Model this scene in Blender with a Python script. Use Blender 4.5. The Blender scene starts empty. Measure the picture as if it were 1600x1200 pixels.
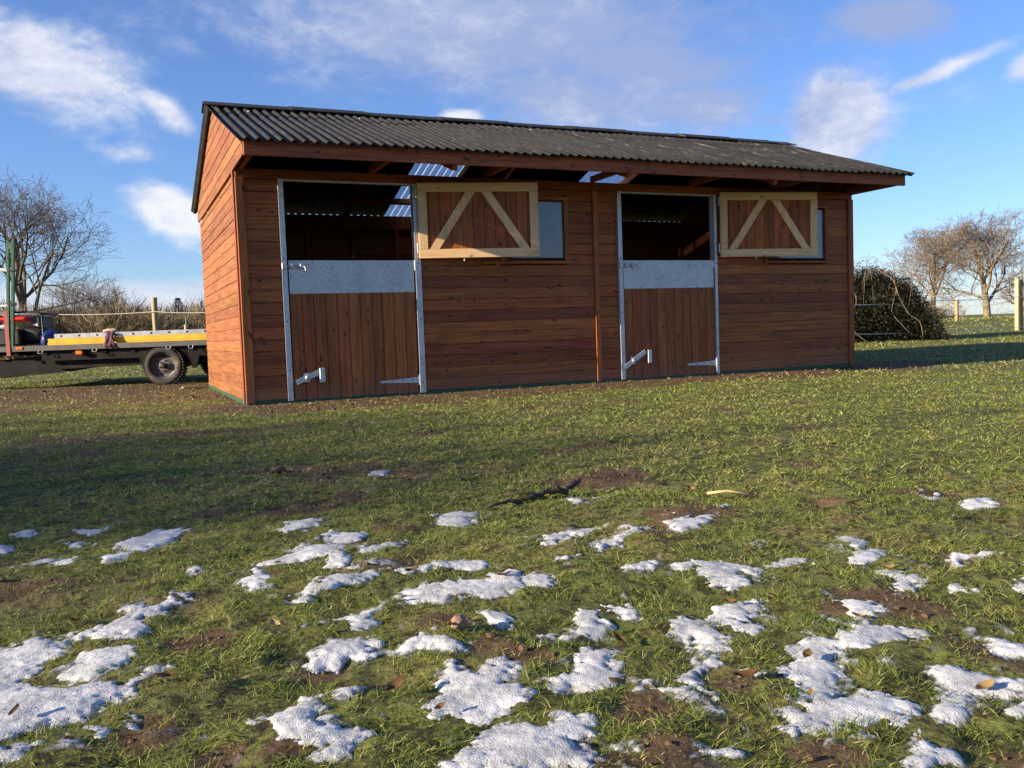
import bpy, math, random
import numpy as np
from mathutils import Vector, Matrix

# ------------------------------------------------------------------ camera, world, sun, exposure
scene = bpy.context.scene
COL = scene.collection
CAM = (-1.0319, -8.2817, 0.5911)
YAW, PITCH, ROLL, FPX = 0.4182, -0.0603, -0.0358, 1373.4
cy_, sy_ = math.cos(YAW), math.sin(YAW)
f0 = Vector((sy_, cy_, 0)); r0 = Vector((cy_, -sy_, 0)); u0 = Vector((0, 0, 1))
fw = f0 * math.cos(PITCH) + u0 * math.sin(PITCH)
up = u0 * math.cos(PITCH) - f0 * math.sin(PITCH)
rt = r0 * math.cos(ROLL) + up * math.sin(ROLL)
up2 = up * math.cos(ROLL) - r0 * math.sin(ROLL)
cam_data = bpy.data.cameras.new("camera")
cam = bpy.data.objects.new("camera", cam_data)
COL.objects.link(cam)
cam.matrix_world = Matrix(((rt.x, up2.x, -fw.x, CAM[0]), (rt.y, up2.y, -fw.y, CAM[1]), (rt.z, up2.z, -fw.z, CAM[2]), (0, 0, 0, 1)))
cam_data.sensor_width = 36.0
cam_data.lens = FPX * 36.0 / 1600.0
cam_data.clip_start = 0.05
cam_data.clip_end = 3000.0
scene.camera = cam

SUN_EL = math.radians(17.6)
SUN_A = math.radians(-0.5)           # the sun shines almost along the plane of the stable front
to_sun = Vector((-math.cos(SUN_A) * math.cos(SUN_EL), math.sin(SUN_A) * math.cos(SUN_EL), math.sin(SUN_EL)))
sun_data = bpy.data.lights.new("sun", 'SUN')
sun_data.energy = 5.0
sun_data.angle = math.radians(0.53)
sun_data.color = (1.0, 0.84, 0.62)
sun = bpy.data.objects.new("sun", sun_data)
COL.objects.link(sun)
sun.location = (-20, 0, 20)
sun.rotation_euler = to_sun.to_track_quat('Z', 'Y').to_euler()

scene.view_settings.view_transform = 'Standard'
scene.view_settings.look = 'None'
scene.view_settings.gamma = 1.0
scene.view_settings.use_curve_mapping = False
scene.view_settings.exposure = 1.15
scene.cycles.max_bounces = 5
scene.cycles.diffuse_bounces = 4
scene.cycles.glossy_bounces = 2
scene.cycles.transmission_bounces = 3
scene.cycles.transparent_max_bounces = 6
scene.cycles.caustics_reflective = False
scene.cycles.caustics_refractive = False

class N:
    """small helper to write node trees"""
    def __init__(s, tree):
        s.t = tree; s.n = tree.nodes; s.l = tree.links
    def new(s, typ, **kw):
        n = s.n.new(typ)
        for k, v in kw.items():
            setattr(n, k, v)
        return n
    def put(s, sock, v):
        if isinstance(v, bpy.types.NodeSocket):
            s.l.new(v, sock)
        else:
            sock.default_value = v
    def m(s, op, a, b=0.0, c=0.0, clamp=False):
        n = s.n.new('ShaderNodeMath'); n.operation = op; n.use_clamp = clamp
        s.put(n.inputs[0], a); s.put(n.inputs[1], b); s.put(n.inputs[2], c)
        return n.outputs[0]
    def mix(s, f, a, b, blend='MIX'):
        n = s.n.new('ShaderNodeMix'); n.data_type = 'RGBA'; n.blend_type = blend
        s.put(n.inputs[0], f)
        for i, v in ((6, a), (7, b)):
            if not isinstance(v, bpy.types.NodeSocket) and len(v) == 3:
                v = (*v, 1.0)
            s.put(n.inputs[i], v)
        return n.outputs[2]
    def ramp(s, f, lo, hi, a=0.0, b=1.0):
        n = s.n.new('ShaderNodeMapRange'); n.interpolation_type = 'SMOOTHSTEP'
        s.put(n.inputs[0], f)
        for i, v in ((1, lo), (2, hi), (3, a), (4, b)):
            s.put(n.inputs[i], v)
        return n.outputs[0]
    def noise(s, vec, scale, detail=4.0, rough=0.55, dist=0.0):
        n = s.n.new('ShaderNodeTexNoise')
        if vec is not None: s.put(n.inputs['Vector'], vec)
        n.inputs['Scale'].default_value = scale; n.inputs['Detail'].default_value = detail
        n.inputs['Roughness'].default_value = rough; n.inputs['Distortion'].default_value = dist
        return n.outputs['Fac']
    def vmul(s, vec, v):
        n = s.n.new('ShaderNodeVectorMath'); n.operation = 'MULTIPLY'
        s.put(n.inputs[0], vec); s.put(n.inputs[1], v); return n.outputs[0]
    def vadd(s, vec, v):
        n = s.n.new('ShaderNodeVectorMath'); n.operation = 'ADD'
        s.put(n.inputs[0], vec); s.put(n.inputs[1], v); return n.outputs[0]
    def bump(s, h, strength, dist):
        n = s.n.new('ShaderNodeBump'); n.inputs['Strength'].default_value = strength; n.inputs['Distance'].default_value = dist
        s.put(n.inputs['Height'], h); return n.outputs[0]

# positions on the ground (metres) of snow and bare soil; directions of the cloud banks
SNOW = [
  ('long snow patch tapering up from the left edge of the grass', [(-1.283, -6.288), (-1.25, -6.275), (-1.2, -6.25), (-1.146, -6.263), (-1.11, -6.268), (-1.079, -6.24), (-1.048, -6.209), (-1.015, -6.191), (-0.981, -6.158), (-0.948, -6.05), (-0.938, -6.128), (-0.945, -6.18), (-0.971, -6.229), (-0.992, -6.278), (-0.994, -6.324), (-1.025, -6.351), (-1.061, -6.394), (-1.09, -6.381), (-1.115, -6.31), (-1.15, -6.322), (-1.163, -6.395), (-1.192, -6.454), (-1.23, -6.502), (-1.29, -6.493), (-1.313, -6.311)]),
  ('rounded snow patch just below the long one at the left edge', [(-1.151, -6.477), (-1.128, -6.434), (-1.084, -6.441), (-1.05, -6.45), (-1.028, -6.472), (-1.05, -6.506), (-1.051, -6.551), (-1.082, -6.576), (-1.108, -6.594), (-1.146, -6.589), (-1.161, -6.532)]),
  ('broad dirty snow patch filling the lower left corner', [(-1.299, -6.504), (-1.229, -6.51), (-1.19, -6.556), (-1.143, -6.606), (-1.087, -6.621), (-1.057, -6.638), (-1.036, -6.618), (-1.019, -6.577), (-0.998, -6.606), (-1.0, -6.646), (-1.036, -6.657), (-1.052, -6.687), (-1.081, -6.707), (-1.1, -6.724), (-1.113, -6.757), (-1.153, -6.774), (-1.187, -6.78), (-1.227, -6.805), (-1.259, -6.81)]),
  ('narrow snow strip along the very bottom left corner', [(-1.248, -6.832), (-1.183, -6.828), (-1.141, -6.822), (-1.136, -6.848), (-1.172, -6.868), (-1.211, -6.878), (-1.242, -6.882)]),
  ('thin bright snow patch on grass in the left middle distance', [(-1.076, -5.43), (-1.022, -5.345), (-0.965, -5.278), (-0.888, -5.264), (-0.861, -5.308), (-0.915, -5.414), (-0.938, -5.518), (-0.991, -5.53), (-1.017, -5.565), (-1.067, -5.481)]),
  ('jagged snow patch with a brown clod at its right end, left of centre', [(-0.728, -5.89), (-0.679, -5.87), (-0.629, -5.801), (-0.578, -5.746), (-0.513, -5.787), (-0.474, -5.855), (-0.499, -5.923), (-0.501, -6.001), (-0.531, -6.056), (-0.56, -6.038), (-0.549, -5.951), (-0.607, -5.942), (-0.665, -5.937), (-0.72, -5.921)]),
  ('small hooked snow patch beside bare mud, left of centre', [(-0.8, -6.012), (-0.756, -6.005), (-0.739, -5.935), (-0.72, -6.027), (-0.743, -6.127), (-0.77, -6.162), (-0.788, -6.069)]),
  ('long curved snow ribbon rising to the right, left of centre', [(-0.709, -6.319), (-0.671, -6.23), (-0.621, -6.169), (-0.57, -6.152), (-0.517, -6.167), (-0.475, -6.16), (-0.414, -6.18), (-0.351, -6.166), (-0.303, -6.104), (-0.245, -6.14), (-0.21, -6.188), (-0.21, -6.253), (-0.254, -6.254), (-0.293, -6.22), (-0.347, -6.204), (-0.409, -6.217), (-0.469, -6.197), (-0.522, -6.245), (-0.565, -6.264), (-0.601, -6.257), (-0.643, -6.276), (-0.686, -6.345)]),
  ('wide flat snow patch in the centre, right below the curved ribbon', [(-0.5, -6.374), (-0.45, -6.347), (-0.384, -6.358), (-0.324, -6.348), (-0.288, -6.339), (-0.233, -6.308), (-0.18, -6.323), (-0.175, -6.407), (-0.215, -6.474), (-0.255, -6.492), (-0.307, -6.503), (-0.362, -6.47), (-0.422, -6.488), (-0.483, -6.452), (-0.503, -6.408)]),
  ('oval snow patch with a brown leaf on it, left of the stone', [(-0.731, -6.641), (-0.707, -6.615), (-0.672, -6.596), (-0.628, -6.6), (-0.607, -6.616), (-0.607, -6.653), (-0.624, -6.692), (-0.66, -6.699), (-0.699, -6.713), (-0.722, -6.683), (-0.74, -6.699), (-0.751, -6.681)]),
  ('arched snow patch lying against the round brown stone', [(-0.582, -6.687), (-0.553, -6.674), (-0.525, -6.649), (-0.506, -6.67), (-0.485, -6.703), (-0.469, -6.732), (-0.471, -6.779), (-0.499, -6.776), (-0.521, -6.75), (-0.537, -6.722), (-0.566, -6.734), (-0.589, -6.721)]),
  ('large three-lobed snow patch near the bottom, left of centre', [(-0.885, -6.855), (-0.866, -6.859), (-0.838, -6.868), (-0.814, -6.847), (-0.786, -6.834), (-0.76, -6.84), (-0.759, -6.884), (-0.768, -6.946), (-0.759, -6.975), (-0.733, -7.026), (-0.757, -7.047), (-0.766, -7.085), (-0.789, -7.083), (-0.806, -7.059), (-0.787, -7.036), (-0.816, -7.02), (-0.849, -6.997), (-0.852, -6.961), (-0.865, -6.918), (-0.882, -6.889)]),
  ('coarse snow patch below the stone near the bottom centre', [(-0.617, -6.948), (-0.573, -6.914), (-0.55, -6.849), (-0.525, -6.815), (-0.495, -6.863), (-0.44, -6.849), (-0.415, -6.891), (-0.459, -6.947), (-0.423, -6.997), (-0.468, -7.044), (-0.509, -7.061), (-0.54, -7.057), (-0.574, -7.063), (-0.597, -7.013), (-0.622, -7.007)]),
  ('wet snow patch cut off by the bottom edge at the centre', [(-0.667, -7.179), (-0.605, -7.14), (-0.578, -7.086), (-0.523, -7.091), (-0.49, -7.134), (-0.435, -7.089), (-0.416, -7.137), (-0.438, -7.185), (-0.475, -7.187), (-0.471, -7.253), (-0.492, -7.291), (-0.672, -7.195)]),
  ('crooked snow patch right of the bare brown soil at the centre', [(-0.405, -6.936), (-0.351, -6.927), (-0.266, -6.867), (-0.213, -6.87), (-0.219, -6.949), (-0.275, -6.952), (-0.308, -7.031), (-0.349, -7.038), (-0.38, -7.006), (-0.416, -7.031), (-0.417, -6.986)]),
  ('small bright snow patch directly above the bare soil at the centre', [(-0.298, -6.758), (-0.262, -6.769), (-0.218, -6.728), (-0.179, -6.669), (-0.148, -6.669), (-0.154, -6.719), (-0.178, -6.774), (-0.204, -6.813), (-0.247, -6.808), (-0.285, -6.787)]),
  ('crooked snow tongue left of the largest patch', [(-0.058, -6.81), (0.004, -6.811), (0.031, -6.828), (0.075, -6.78), (0.127, -6.799), (0.168, -6.81), (0.151, -6.85), (0.114, -6.876), (0.039, -6.9), (0.018, -6.877), (-0.01, -6.924), (-0.019, -6.969), (-0.042, -6.994), (-0.091, -7.021), (-0.133, -7.049), (-0.164, -7.064), (-0.191, -7.096), (-0.199, -7.076), (-0.188, -7.051), (-0.129, -7.035), (-0.088, -6.969), (-0.081, -6.914), (-0.074, -6.856)]),
  ('ragged thin snow patch farther off, right of centre', [(0.175, -6.507), (0.246, -6.499), (0.295, -6.512), (0.316, -6.56), (0.359, -6.603), (0.46, -6.578), (0.513, -6.593), (0.481, -6.627), (0.403, -6.63), (0.338, -6.639), (0.282, -6.684), (0.267, -6.644), (0.231, -6.712), (0.184, -6.727), (0.17, -6.676), (0.172, -6.602), (0.197, -6.554), (0.157, -6.545)]),
  ('largest branching snow patch in the right foreground', [(0.301, -6.902), (0.337, -6.91), (0.36, -6.949), (0.368, -6.99), (0.351, -7.014), (0.328, -6.978), (0.29, -6.99), (0.27, -7.034), (0.287, -7.065), (0.322, -7.064), (0.321, -7.115), (0.291, -7.127), (0.266, -7.113), (0.22, -7.162), (0.221, -7.126), (0.153, -7.124), (0.087, -7.122), (0.055, -7.155), (0.038, -7.193), (0.001, -7.21), (-0.035, -7.241), (-0.01, -7.255), (0.034, -7.258), (0.05, -7.288), (0.056, -7.332), (0.012, -7.346), (0.007, -7.38), (-0.014, -7.398), (-0.025, -7.374), (-0.041, -7.354), (-0.084, -7.354), (-0.097, -7.323), (-0.132, -7.316), (-0.159, -7.325), (-0.183, -7.312), (-0.181, -7.283), (-0.158, -7.278), (-0.148, -7.252), (-0.103, -7.244), (-0.074, -7.226), (-0.057, -7.186), (-0.053, -7.127), (-0.024, -7.102), (-0.011, -7.134), (0.02, -7.084), (0.079, -7.026), (0.111, -7.024), (0.152, -7.047), (0.214, -7.033), (0.249, -7.022), (0.3, -6.938)]),
  ('snow patch at the right edge, right of the largest patch', [(0.19, -7.247), (0.233, -7.255), (0.232, -7.286), (0.237, -7.312), (0.283, -7.345), (0.257, -7.375), (0.204, -7.359), (0.169, -7.347), (0.127, -7.358), (0.073, -7.379), (0.048, -7.378), (0.058, -7.352), (0.09, -7.337), (0.143, -7.311), (0.161, -7.277)]),
  ('snow patch at the bottom right, below the largest patch', [(-0.086, -7.439), (-0.057, -7.44), (-0.034, -7.415), (-0.034, -7.436), (-0.016, -7.457), (-0.017, -7.487), (-0.042, -7.488), (-0.071, -7.472), (-0.099, -7.476), (-0.121, -7.465)]),
  ('crooked thin snow patch in the right middle distance', [(0.739, -6.453), (0.774, -6.475), (0.762, -6.533), (0.718, -6.608), (0.695, -6.67), (0.642, -6.709), (0.561, -6.727), (0.579, -6.67), (0.63, -6.629), (0.657, -6.57), (0.71, -6.5)]),
  ('flat snow patch left of the small thin one near the right edge', [(0.551, -6.786), (0.597, -6.808), (0.625, -6.846), (0.59, -6.885), (0.507, -6.906), (0.484, -6.893), (0.529, -6.834)]),
]
SNOW_SMALL = [
  [(-1.067, -6.121), (-1.02, -6.121), (-0.987, -6.154), (-1.022, -6.199), (-1.047, -6.172)],
  [(-1.109, -6.81), (-1.08, -6.82), (-1.073, -6.847), (-1.084, -6.865), (-1.106, -6.847)],
  [(-1.067, -6.796), (-1.053, -6.775), (-1.039, -6.785), (-1.039, -6.823), (-1.062, -6.817)],
  [(-1.108, -5.604), (-1.042, -5.575), (-1.014, -5.61), (-1.043, -5.664), (-1.099, -5.669)],
  [(-1.25, -5.496), (-1.183, -5.537), (-1.179, -5.619), (-1.227, -5.597), (-1.27, -5.543)],
  [(-1.21, -5.298), (-1.157, -5.307), (-1.164, -5.375), (-1.203, -5.373)],
  [(-1.376, -5.092), (-1.344, -5.049), (-1.303, -5.102), (-1.327, -5.139)],
  [(-1.412, -5.24), (-1.352, -5.256), (-1.37, -5.326), (-1.404, -5.314)],
  [(-1.201, -5.109), (-1.115, -5.143), (-1.133, -5.207), (-1.189, -5.17)],
  [(-0.517, -5.716), (-0.479, -5.629), (-0.461, -5.681), (-0.4, -5.71), (-0.41, -5.785), (-0.485, -5.783)],
  [(-0.46, -5.907), (-0.377, -5.873), (-0.322, -5.895), (-0.382, -5.955), (-0.426, -5.981), (-0.461, -5.947)],
  [(-0.602, -6.47), (-0.542, -6.43), (-0.515, -6.401), (-0.52, -6.43), (-0.575, -6.497), (-0.597, -6.554), (-0.627, -6.569), (-0.629, -6.524), (-0.645, -6.48), (-0.699, -6.516), (-0.679, -6.479), (-0.636, -6.469)],
  [(-0.109, -5.559), (-0.042, -5.543), (0.003, -5.604), (-0.06, -5.735), (-0.126, -5.798), (-0.145, -5.706)],
  [(-0.603, -5.513), (-0.548, -5.425), (-0.473, -5.463), (-0.509, -5.538), (-0.591, -5.557)],
  [(-0.074, -4.493), (0.004, -4.528), (-0.015, -4.642), (-0.078, -4.616)],
  [(-0.367, -6.595), (-0.331, -6.596), (-0.323, -6.644), (-0.351, -6.674), (-0.375, -6.648)],
  [(-0.897, -5.831), (-0.869, -5.83), (-0.873, -5.889), (-0.892, -5.877)],
  [(-0.512, -6.049), (-0.445, -6.054), (-0.449, -6.113), (-0.51, -6.104)],
  [(-0.729, -6.843), (-0.69, -6.842), (-0.684, -6.86), (-0.724, -6.868)],
  [(-0.753, -6.928), (-0.708, -6.912), (-0.692, -6.921), (-0.723, -6.95), (-0.753, -6.947)],
  [(0.033, -6.918), (0.079, -6.918), (0.085, -6.948), (0.053, -6.95)],
  [(0.401, -7.161), (0.406, -7.183), (0.413, -7.216), (0.405, -7.258), (0.371, -7.283), (0.348, -7.252), (0.37, -7.211)],
  [(0.163, -7.39), (0.216, -7.393), (0.155, -7.437), (0.131, -7.424)],
  [(0.566, -6.914), (0.624, -6.906), (0.627, -6.937), (0.601, -6.989), (0.577, -6.962)],
  [(0.439, -6.09), (0.522, -6.037), (0.52, -6.09), (0.6, -6.078), (0.493, -6.175), (0.414, -6.207), (0.411, -6.147)],
  [(0.025, -6.085), (0.108, -6.023), (0.21, -5.991), (0.258, -6.022), (0.176, -6.091), (0.104, -6.09), (0.047, -6.142), (0.009, -6.139)],
  [(0.112, -6.205), (0.193, -6.17), (0.3, -6.099), (0.346, -6.129), (0.28, -6.181), (0.206, -6.2), (0.123, -6.273), (0.093, -6.274)],
  [(0.721, -5.933), (0.788, -5.914), (0.79, -5.961), (0.716, -6.023), (0.683, -6.0)],
  [(1.365, -6.213), (1.461, -6.176), (1.38, -6.256), (1.335, -6.258)],
  [(1.34, -6.355), (1.467, -6.317), (1.422, -6.441), (1.389, -6.477), (1.314, -6.437)],
  [(-0.319, -7.299), (-0.276, -7.3), (-0.271, -7.319), (-0.29, -7.325), (-0.316, -7.311)],
  [(0.055, -6.45), (0.102, -6.462), (0.151, -6.458), (0.107, -6.498), (0.064, -6.495)],
  [(-0.219, -6.412), (-0.202, -6.481), (-0.158, -6.508), (-0.13, -6.435), (-0.15, -6.39)],
  [(-0.11, -6.671), (-0.058, -6.69), (-0.086, -6.759), (-0.109, -6.734)],
  [(0.824, -6.75), (0.887, -6.808), (0.83, -6.808), (0.775, -6.808)],
  [(-0.264, -7.078), (-0.218, -7.104), (-0.226, -7.114), (-0.273, -7.102)],
  [(0.718, -6.991), (0.763, -7.004), (0.7, -7.049), (0.683, -7.025)],
  [(0.178, -6.969), (0.216, -6.981), (0.174, -6.999)],
  [(-0.421, -7.211), (-0.404, -7.237), (-0.408, -7.251), (-0.424, -7.242)],
  [(0.354, -5.616), (0.399, -5.613), (0.365, -5.71), (0.321, -5.725)],
  [(-0.024, -6.296), (0.019, -6.286), (-0.011, -6.333), (-0.037, -6.331)],
  [(0.511, -6.395), (0.531, -6.416), (0.489, -6.447)],
  [(-0.196, -7.108), (-0.185, -7.144), (-0.19, -7.183), (-0.207, -7.174)],
  [(-0.081, -7.095), (-0.053, -7.111), (-0.062, -7.13), (-0.085, -7.117)],
]
MUD = [(0.42, -6.98, 0.08), (0.42, -6.93, 0.06), (0.45, -7.02, 0.04), (-0.38, -6.85, 0.04), (-0.41, -6.78, 0.04), (0.03, -4.83, 0.08), (-0.79, -5.14, 0.07), (-0.39, -6.11, 0.04), (-0.44, -6.11, 0.06), (-0.70, -6.02, 0.04), (1.02, -6.11, 0.08), (0.95, -5.86, 0.04), (0.73, -5.29, 0.15), (-0.95, -6.48, 0.06), (-0.90, -6.47, 0.05), (-0.45, -6.61, 0.05), (-0.42, -4.23, 0.13), (-0.45, -7.27, 0.05), (-0.17, -7.38, 0.05), (-0.93, -6.97, 0.04), (-1.03, -6.87, 0.06), (-0.94, -6.98, 0.04), (-0.37, -7.29, 0.06), (0.82, -6.78, 0.04), (-0.74, -6.73, 0.06), (0.61, -5.29, 0.15), (0.63, -5.90, 0.08), (0.70, -6.07, 0.08), (-0.50, -7.20, 0.02), (0.20, -7.36, 0.02), (-0.85, -7.01, 0.04), (-0.13, -7.12, 0.04), (-0.32, -7.13, 0.06), (-1.26, -5.85, 0.07), (-1.31, -5.79, 0.05), (-0.07, -4.70, 0.06), ]
CLOUDS = [(-0.057, 0.268, 0.079, 0.030, -0.168, 0.85, 0.85), (-0.121, 0.289, 0.052, 0.033, 0.019, 0.55, 0.80), (0.060, 0.237, 0.039, 0.011, -0.733, 0.62, 0.85), (0.061, 0.136, 0.042, 0.020, -0.468, 1.10, 1.00), (0.017, 0.193, 0.027, 0.011, 0.042, 0.40, 0.85), (0.432, 0.323, 0.231, 0.050, -0.038, 0.82, 0.58), (0.290, 0.310, 0.105, 0.031, -0.270, 0.55, 0.50), (0.572, 0.281, 0.118, 0.038, -0.168, 0.74, 0.38), (0.501, 0.253, 0.155, 0.036, -0.148, 0.64, 0.55), (0.627, 0.235, 0.109, 0.031, -0.083, 0.64, 0.60), (0.372, 0.236, 0.021, 0.007, -0.024, 1.00, 1.10), (0.775, 0.204, 0.042, 0.037, -0.162, 1.15, 0.78), (0.762, 0.231, 0.020, 0.021, -0.117, 0.85, 0.85), (0.714, 0.214, 0.039, 0.018, -0.100, 0.50, 0.60), (0.863, 0.236, 0.070, 0.007, 0.284, 0.62, 0.85), (0.818, 0.224, 0.036, 0.011, 0.174, 0.45, 0.75), (0.947, 0.232, 0.019, 0.011, 0.474, 0.60, 0.85), (0.828, 0.298, 0.054, 0.021, -0.158, 0.65, 0.25), (0.082, 0.300, 0.038, 0.011, -0.227, 0.30, 0.60), (0.174, 0.317, 0.020, 0.011, -0.239, 0.30, 0.60), ]


world = bpy.data.worlds.new("World")
scene.world = world
world.use_nodes = True
wt = N(world.node_tree)
wt.n.clear()
w_out = wt.new('ShaderNodeOutputWorld')
sky = wt.new('ShaderNodeTexSky', sky_type='NISHITA')
sky.sun_disc = False
sky.sun_elevation = SUN_EL
sky.sun_rotation = math.atan2(to_sun.x, to_sun.y)
sky.altitude = 50.0
sky.air_density = 1.0
sky.dust_density = 0.25
sky.ozone_density = 2.6
SKY = 0.076
bg_sky = wt.new('ShaderNodeBackground')
wt.put(bg_sky.inputs[0], wt.mix(1.0, sky.outputs[0], (0.73, 0.86, 1.20), 'MULTIPLY')); bg_sky.inputs[1].default_value = SKY
tc = wt.new('ShaderNodeTexCoord')
sep = wt.new('ShaderNodeSeparateXYZ'); wt.l.new(tc.outputs['Generated'], sep.inputs[0])
dx, dy, dz = sep.outputs
az = wt.m('ARCTAN2', dx, dy)
el = wt.m('ARCSINE', dz)
# the cloud pattern: a turbulent field over the whole sky, gathered into the banks seen in the picture
nv = wt.vmul(tc.outputs['Generated'], (1.0, 1.0, 1.9))
n1 = wt.noise(nv, 7.0, 6.0, 0.6, 0.35)
n2 = wt.noise(wt.vadd(nv, (3.1, 1.7, 0.4)), 26.0, 4.0, 0.62, 0.2)
n3 = wt.noise(wt.vadd(nv, (7.1, 2.7, 5.4)), 3.0, 3.0, 0.5, 0.2)
turb = wt.m('ADD', wt.m('MULTIPLY', wt.m('SUBTRACT', n1, 0.5), 1.7), wt.m('MULTIPLY', wt.m('SUBTRACT', n2, 0.5), 0.7))
cover = wt.m('MULTIPLY', wt.m('SUBTRACT', n3, 0.54), 1.8)      # loose cloud anywhere in the sky
bright = None
wsum = None
ae = wt.new('ShaderNodeCombineXYZ'); wt.put(ae.inputs[0], az); wt.put(ae.inputs[1], el)
for (a, e, wa, we, k, st, br) in CLOUDS:
    mp = wt.new('ShaderNodeMapping'); mp.vector_type = 'TEXTURE'; wt.l.new(ae.outputs[0], mp.inputs['Vector'])
    mp.inputs['Location'].default_value = (a, e, 0); mp.inputs['Rotation'].default_value = (0, 0, math.atan(k)); mp.inputs['Scale'].default_value = (wa * 2.7, we * 2.9, 1)
    gr = wt.new('ShaderNodeTexGradient'); gr.gradient_type = 'QUADRATIC_SPHERE'; wt.l.new(mp.outputs[0], gr.inputs[0])
    g = wt.m('MULTIPLY', gr.outputs['Fac'], st * 1.25)
    cover = wt.m('MAXIMUM', cover, g)
    bright = wt.m('MULTIPLY', g, br) if bright is None else wt.m('MULTIPLY_ADD', g, br, bright)
    wsum = g if wsum is None else wt.m('ADD', wsum, g)
bank = wt.ramp(wt.m('ADD', el, wt.m('MULTIPLY', turb, 0.012)), 0.074, 0.05, 0.0, 0.85)   # low bank along the horizon
bank = wt.m('MULTIPLY', bank, wt.ramp(az, 0.75, 0.35, 0.25, 1.0))
dens = wt.ramp(wt.m('ADD', cover, wt.m('MULTIPLY', turb, 0.55)), 0.14, 0.68)
dens = wt.m('MAXIMUM', dens, bank)
br_l = wt.m('DIVIDE', wt.m('ADD', bright, 0.085), wt.m('ADD', wsum, 0.1))
shade = wt.m('ADD', wt.m('MULTIPLY', wt.m('SUBTRACT', n2, 0.5), 0.5), wt.m('MULTIPLY', wt.m('SUBTRACT', n1, 0.5), 0.5))
br_l = wt.m('ADD', br_l, shade)
ccol = wt.mix(wt.ramp(br_l, 0.5, 1.1), (0.165, 0.205, 0.33), (0.46, 0.465, 0.485))
bg_c = wt.new('ShaderNodeBackground'); wt.put(bg_c.inputs[0], ccol); bg_c.inputs[1].default_value = 1.0
mxs = wt.new('ShaderNodeMixShader')
wt.put(mxs.inputs[0], wt.m('MULTIPLY', dens, 0.93)); wt.l.new(bg_sky.outputs[0], mxs.inputs[1]); wt.l.new(bg_c.outputs[0], mxs.inputs[2])
wt.l.new(mxs.outputs[0], w_out.inputs[0])
world.cycles.sampling_method = 'MANUAL'
world.cycles.sample_map_resolution = 256

# ------------------------------------------------------------------ helpers
rng = np.random.default_rng(7)
random.seed(7)

def tag(o, label=None, cat=None, group=None, kind=None):
    if label: o['label'] = label
    if cat: o['category'] = cat
    if group: o['group'] = group
    if kind: o['kind'] = kind
    return o

def empty(name, loc=(0, 0, 0), rz=0.0, parent=None):
    o = bpy.data.objects.new(name, None); COL.objects.link(o)
    o.location = loc; o.rotation_euler = (0, 0, rz); o.empty_display_size = 0.2
    if parent: o.parent = parent
    return o

def link(name, me, mat, parent=None):
    o = bpy.data.objects.new(name, me); COL.objects.link(o)
    if mat is not None and not me.materials: me.materials.append(mat)
    if parent: o.parent = parent
    return o

def np_mesh(name, V, F, smooth=False):
    """V (n,3), F (m,k) arrays with all faces of k corners"""
    V = np.ascontiguousarray(V, dtype=np.float32); F = np.ascontiguousarray(F, dtype=np.int32)
    me = bpy.data.meshes.new(name)
    k = F.shape[1]
    me.vertices.add(len(V)); me.vertices.foreach_set('co', V.ravel())
    me.loops.add(F.size); me.loops.foreach_set('vertex_index', F.ravel())
    me.polygons.add(len(F)); me.polygons.foreach_set('loop_start', np.arange(0, F.size, k, dtype=np.int32))
    me.polygons.foreach_set('use_smooth', np.full(len(F), smooth))
    me.update(calc_edges=True)
    return me

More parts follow.
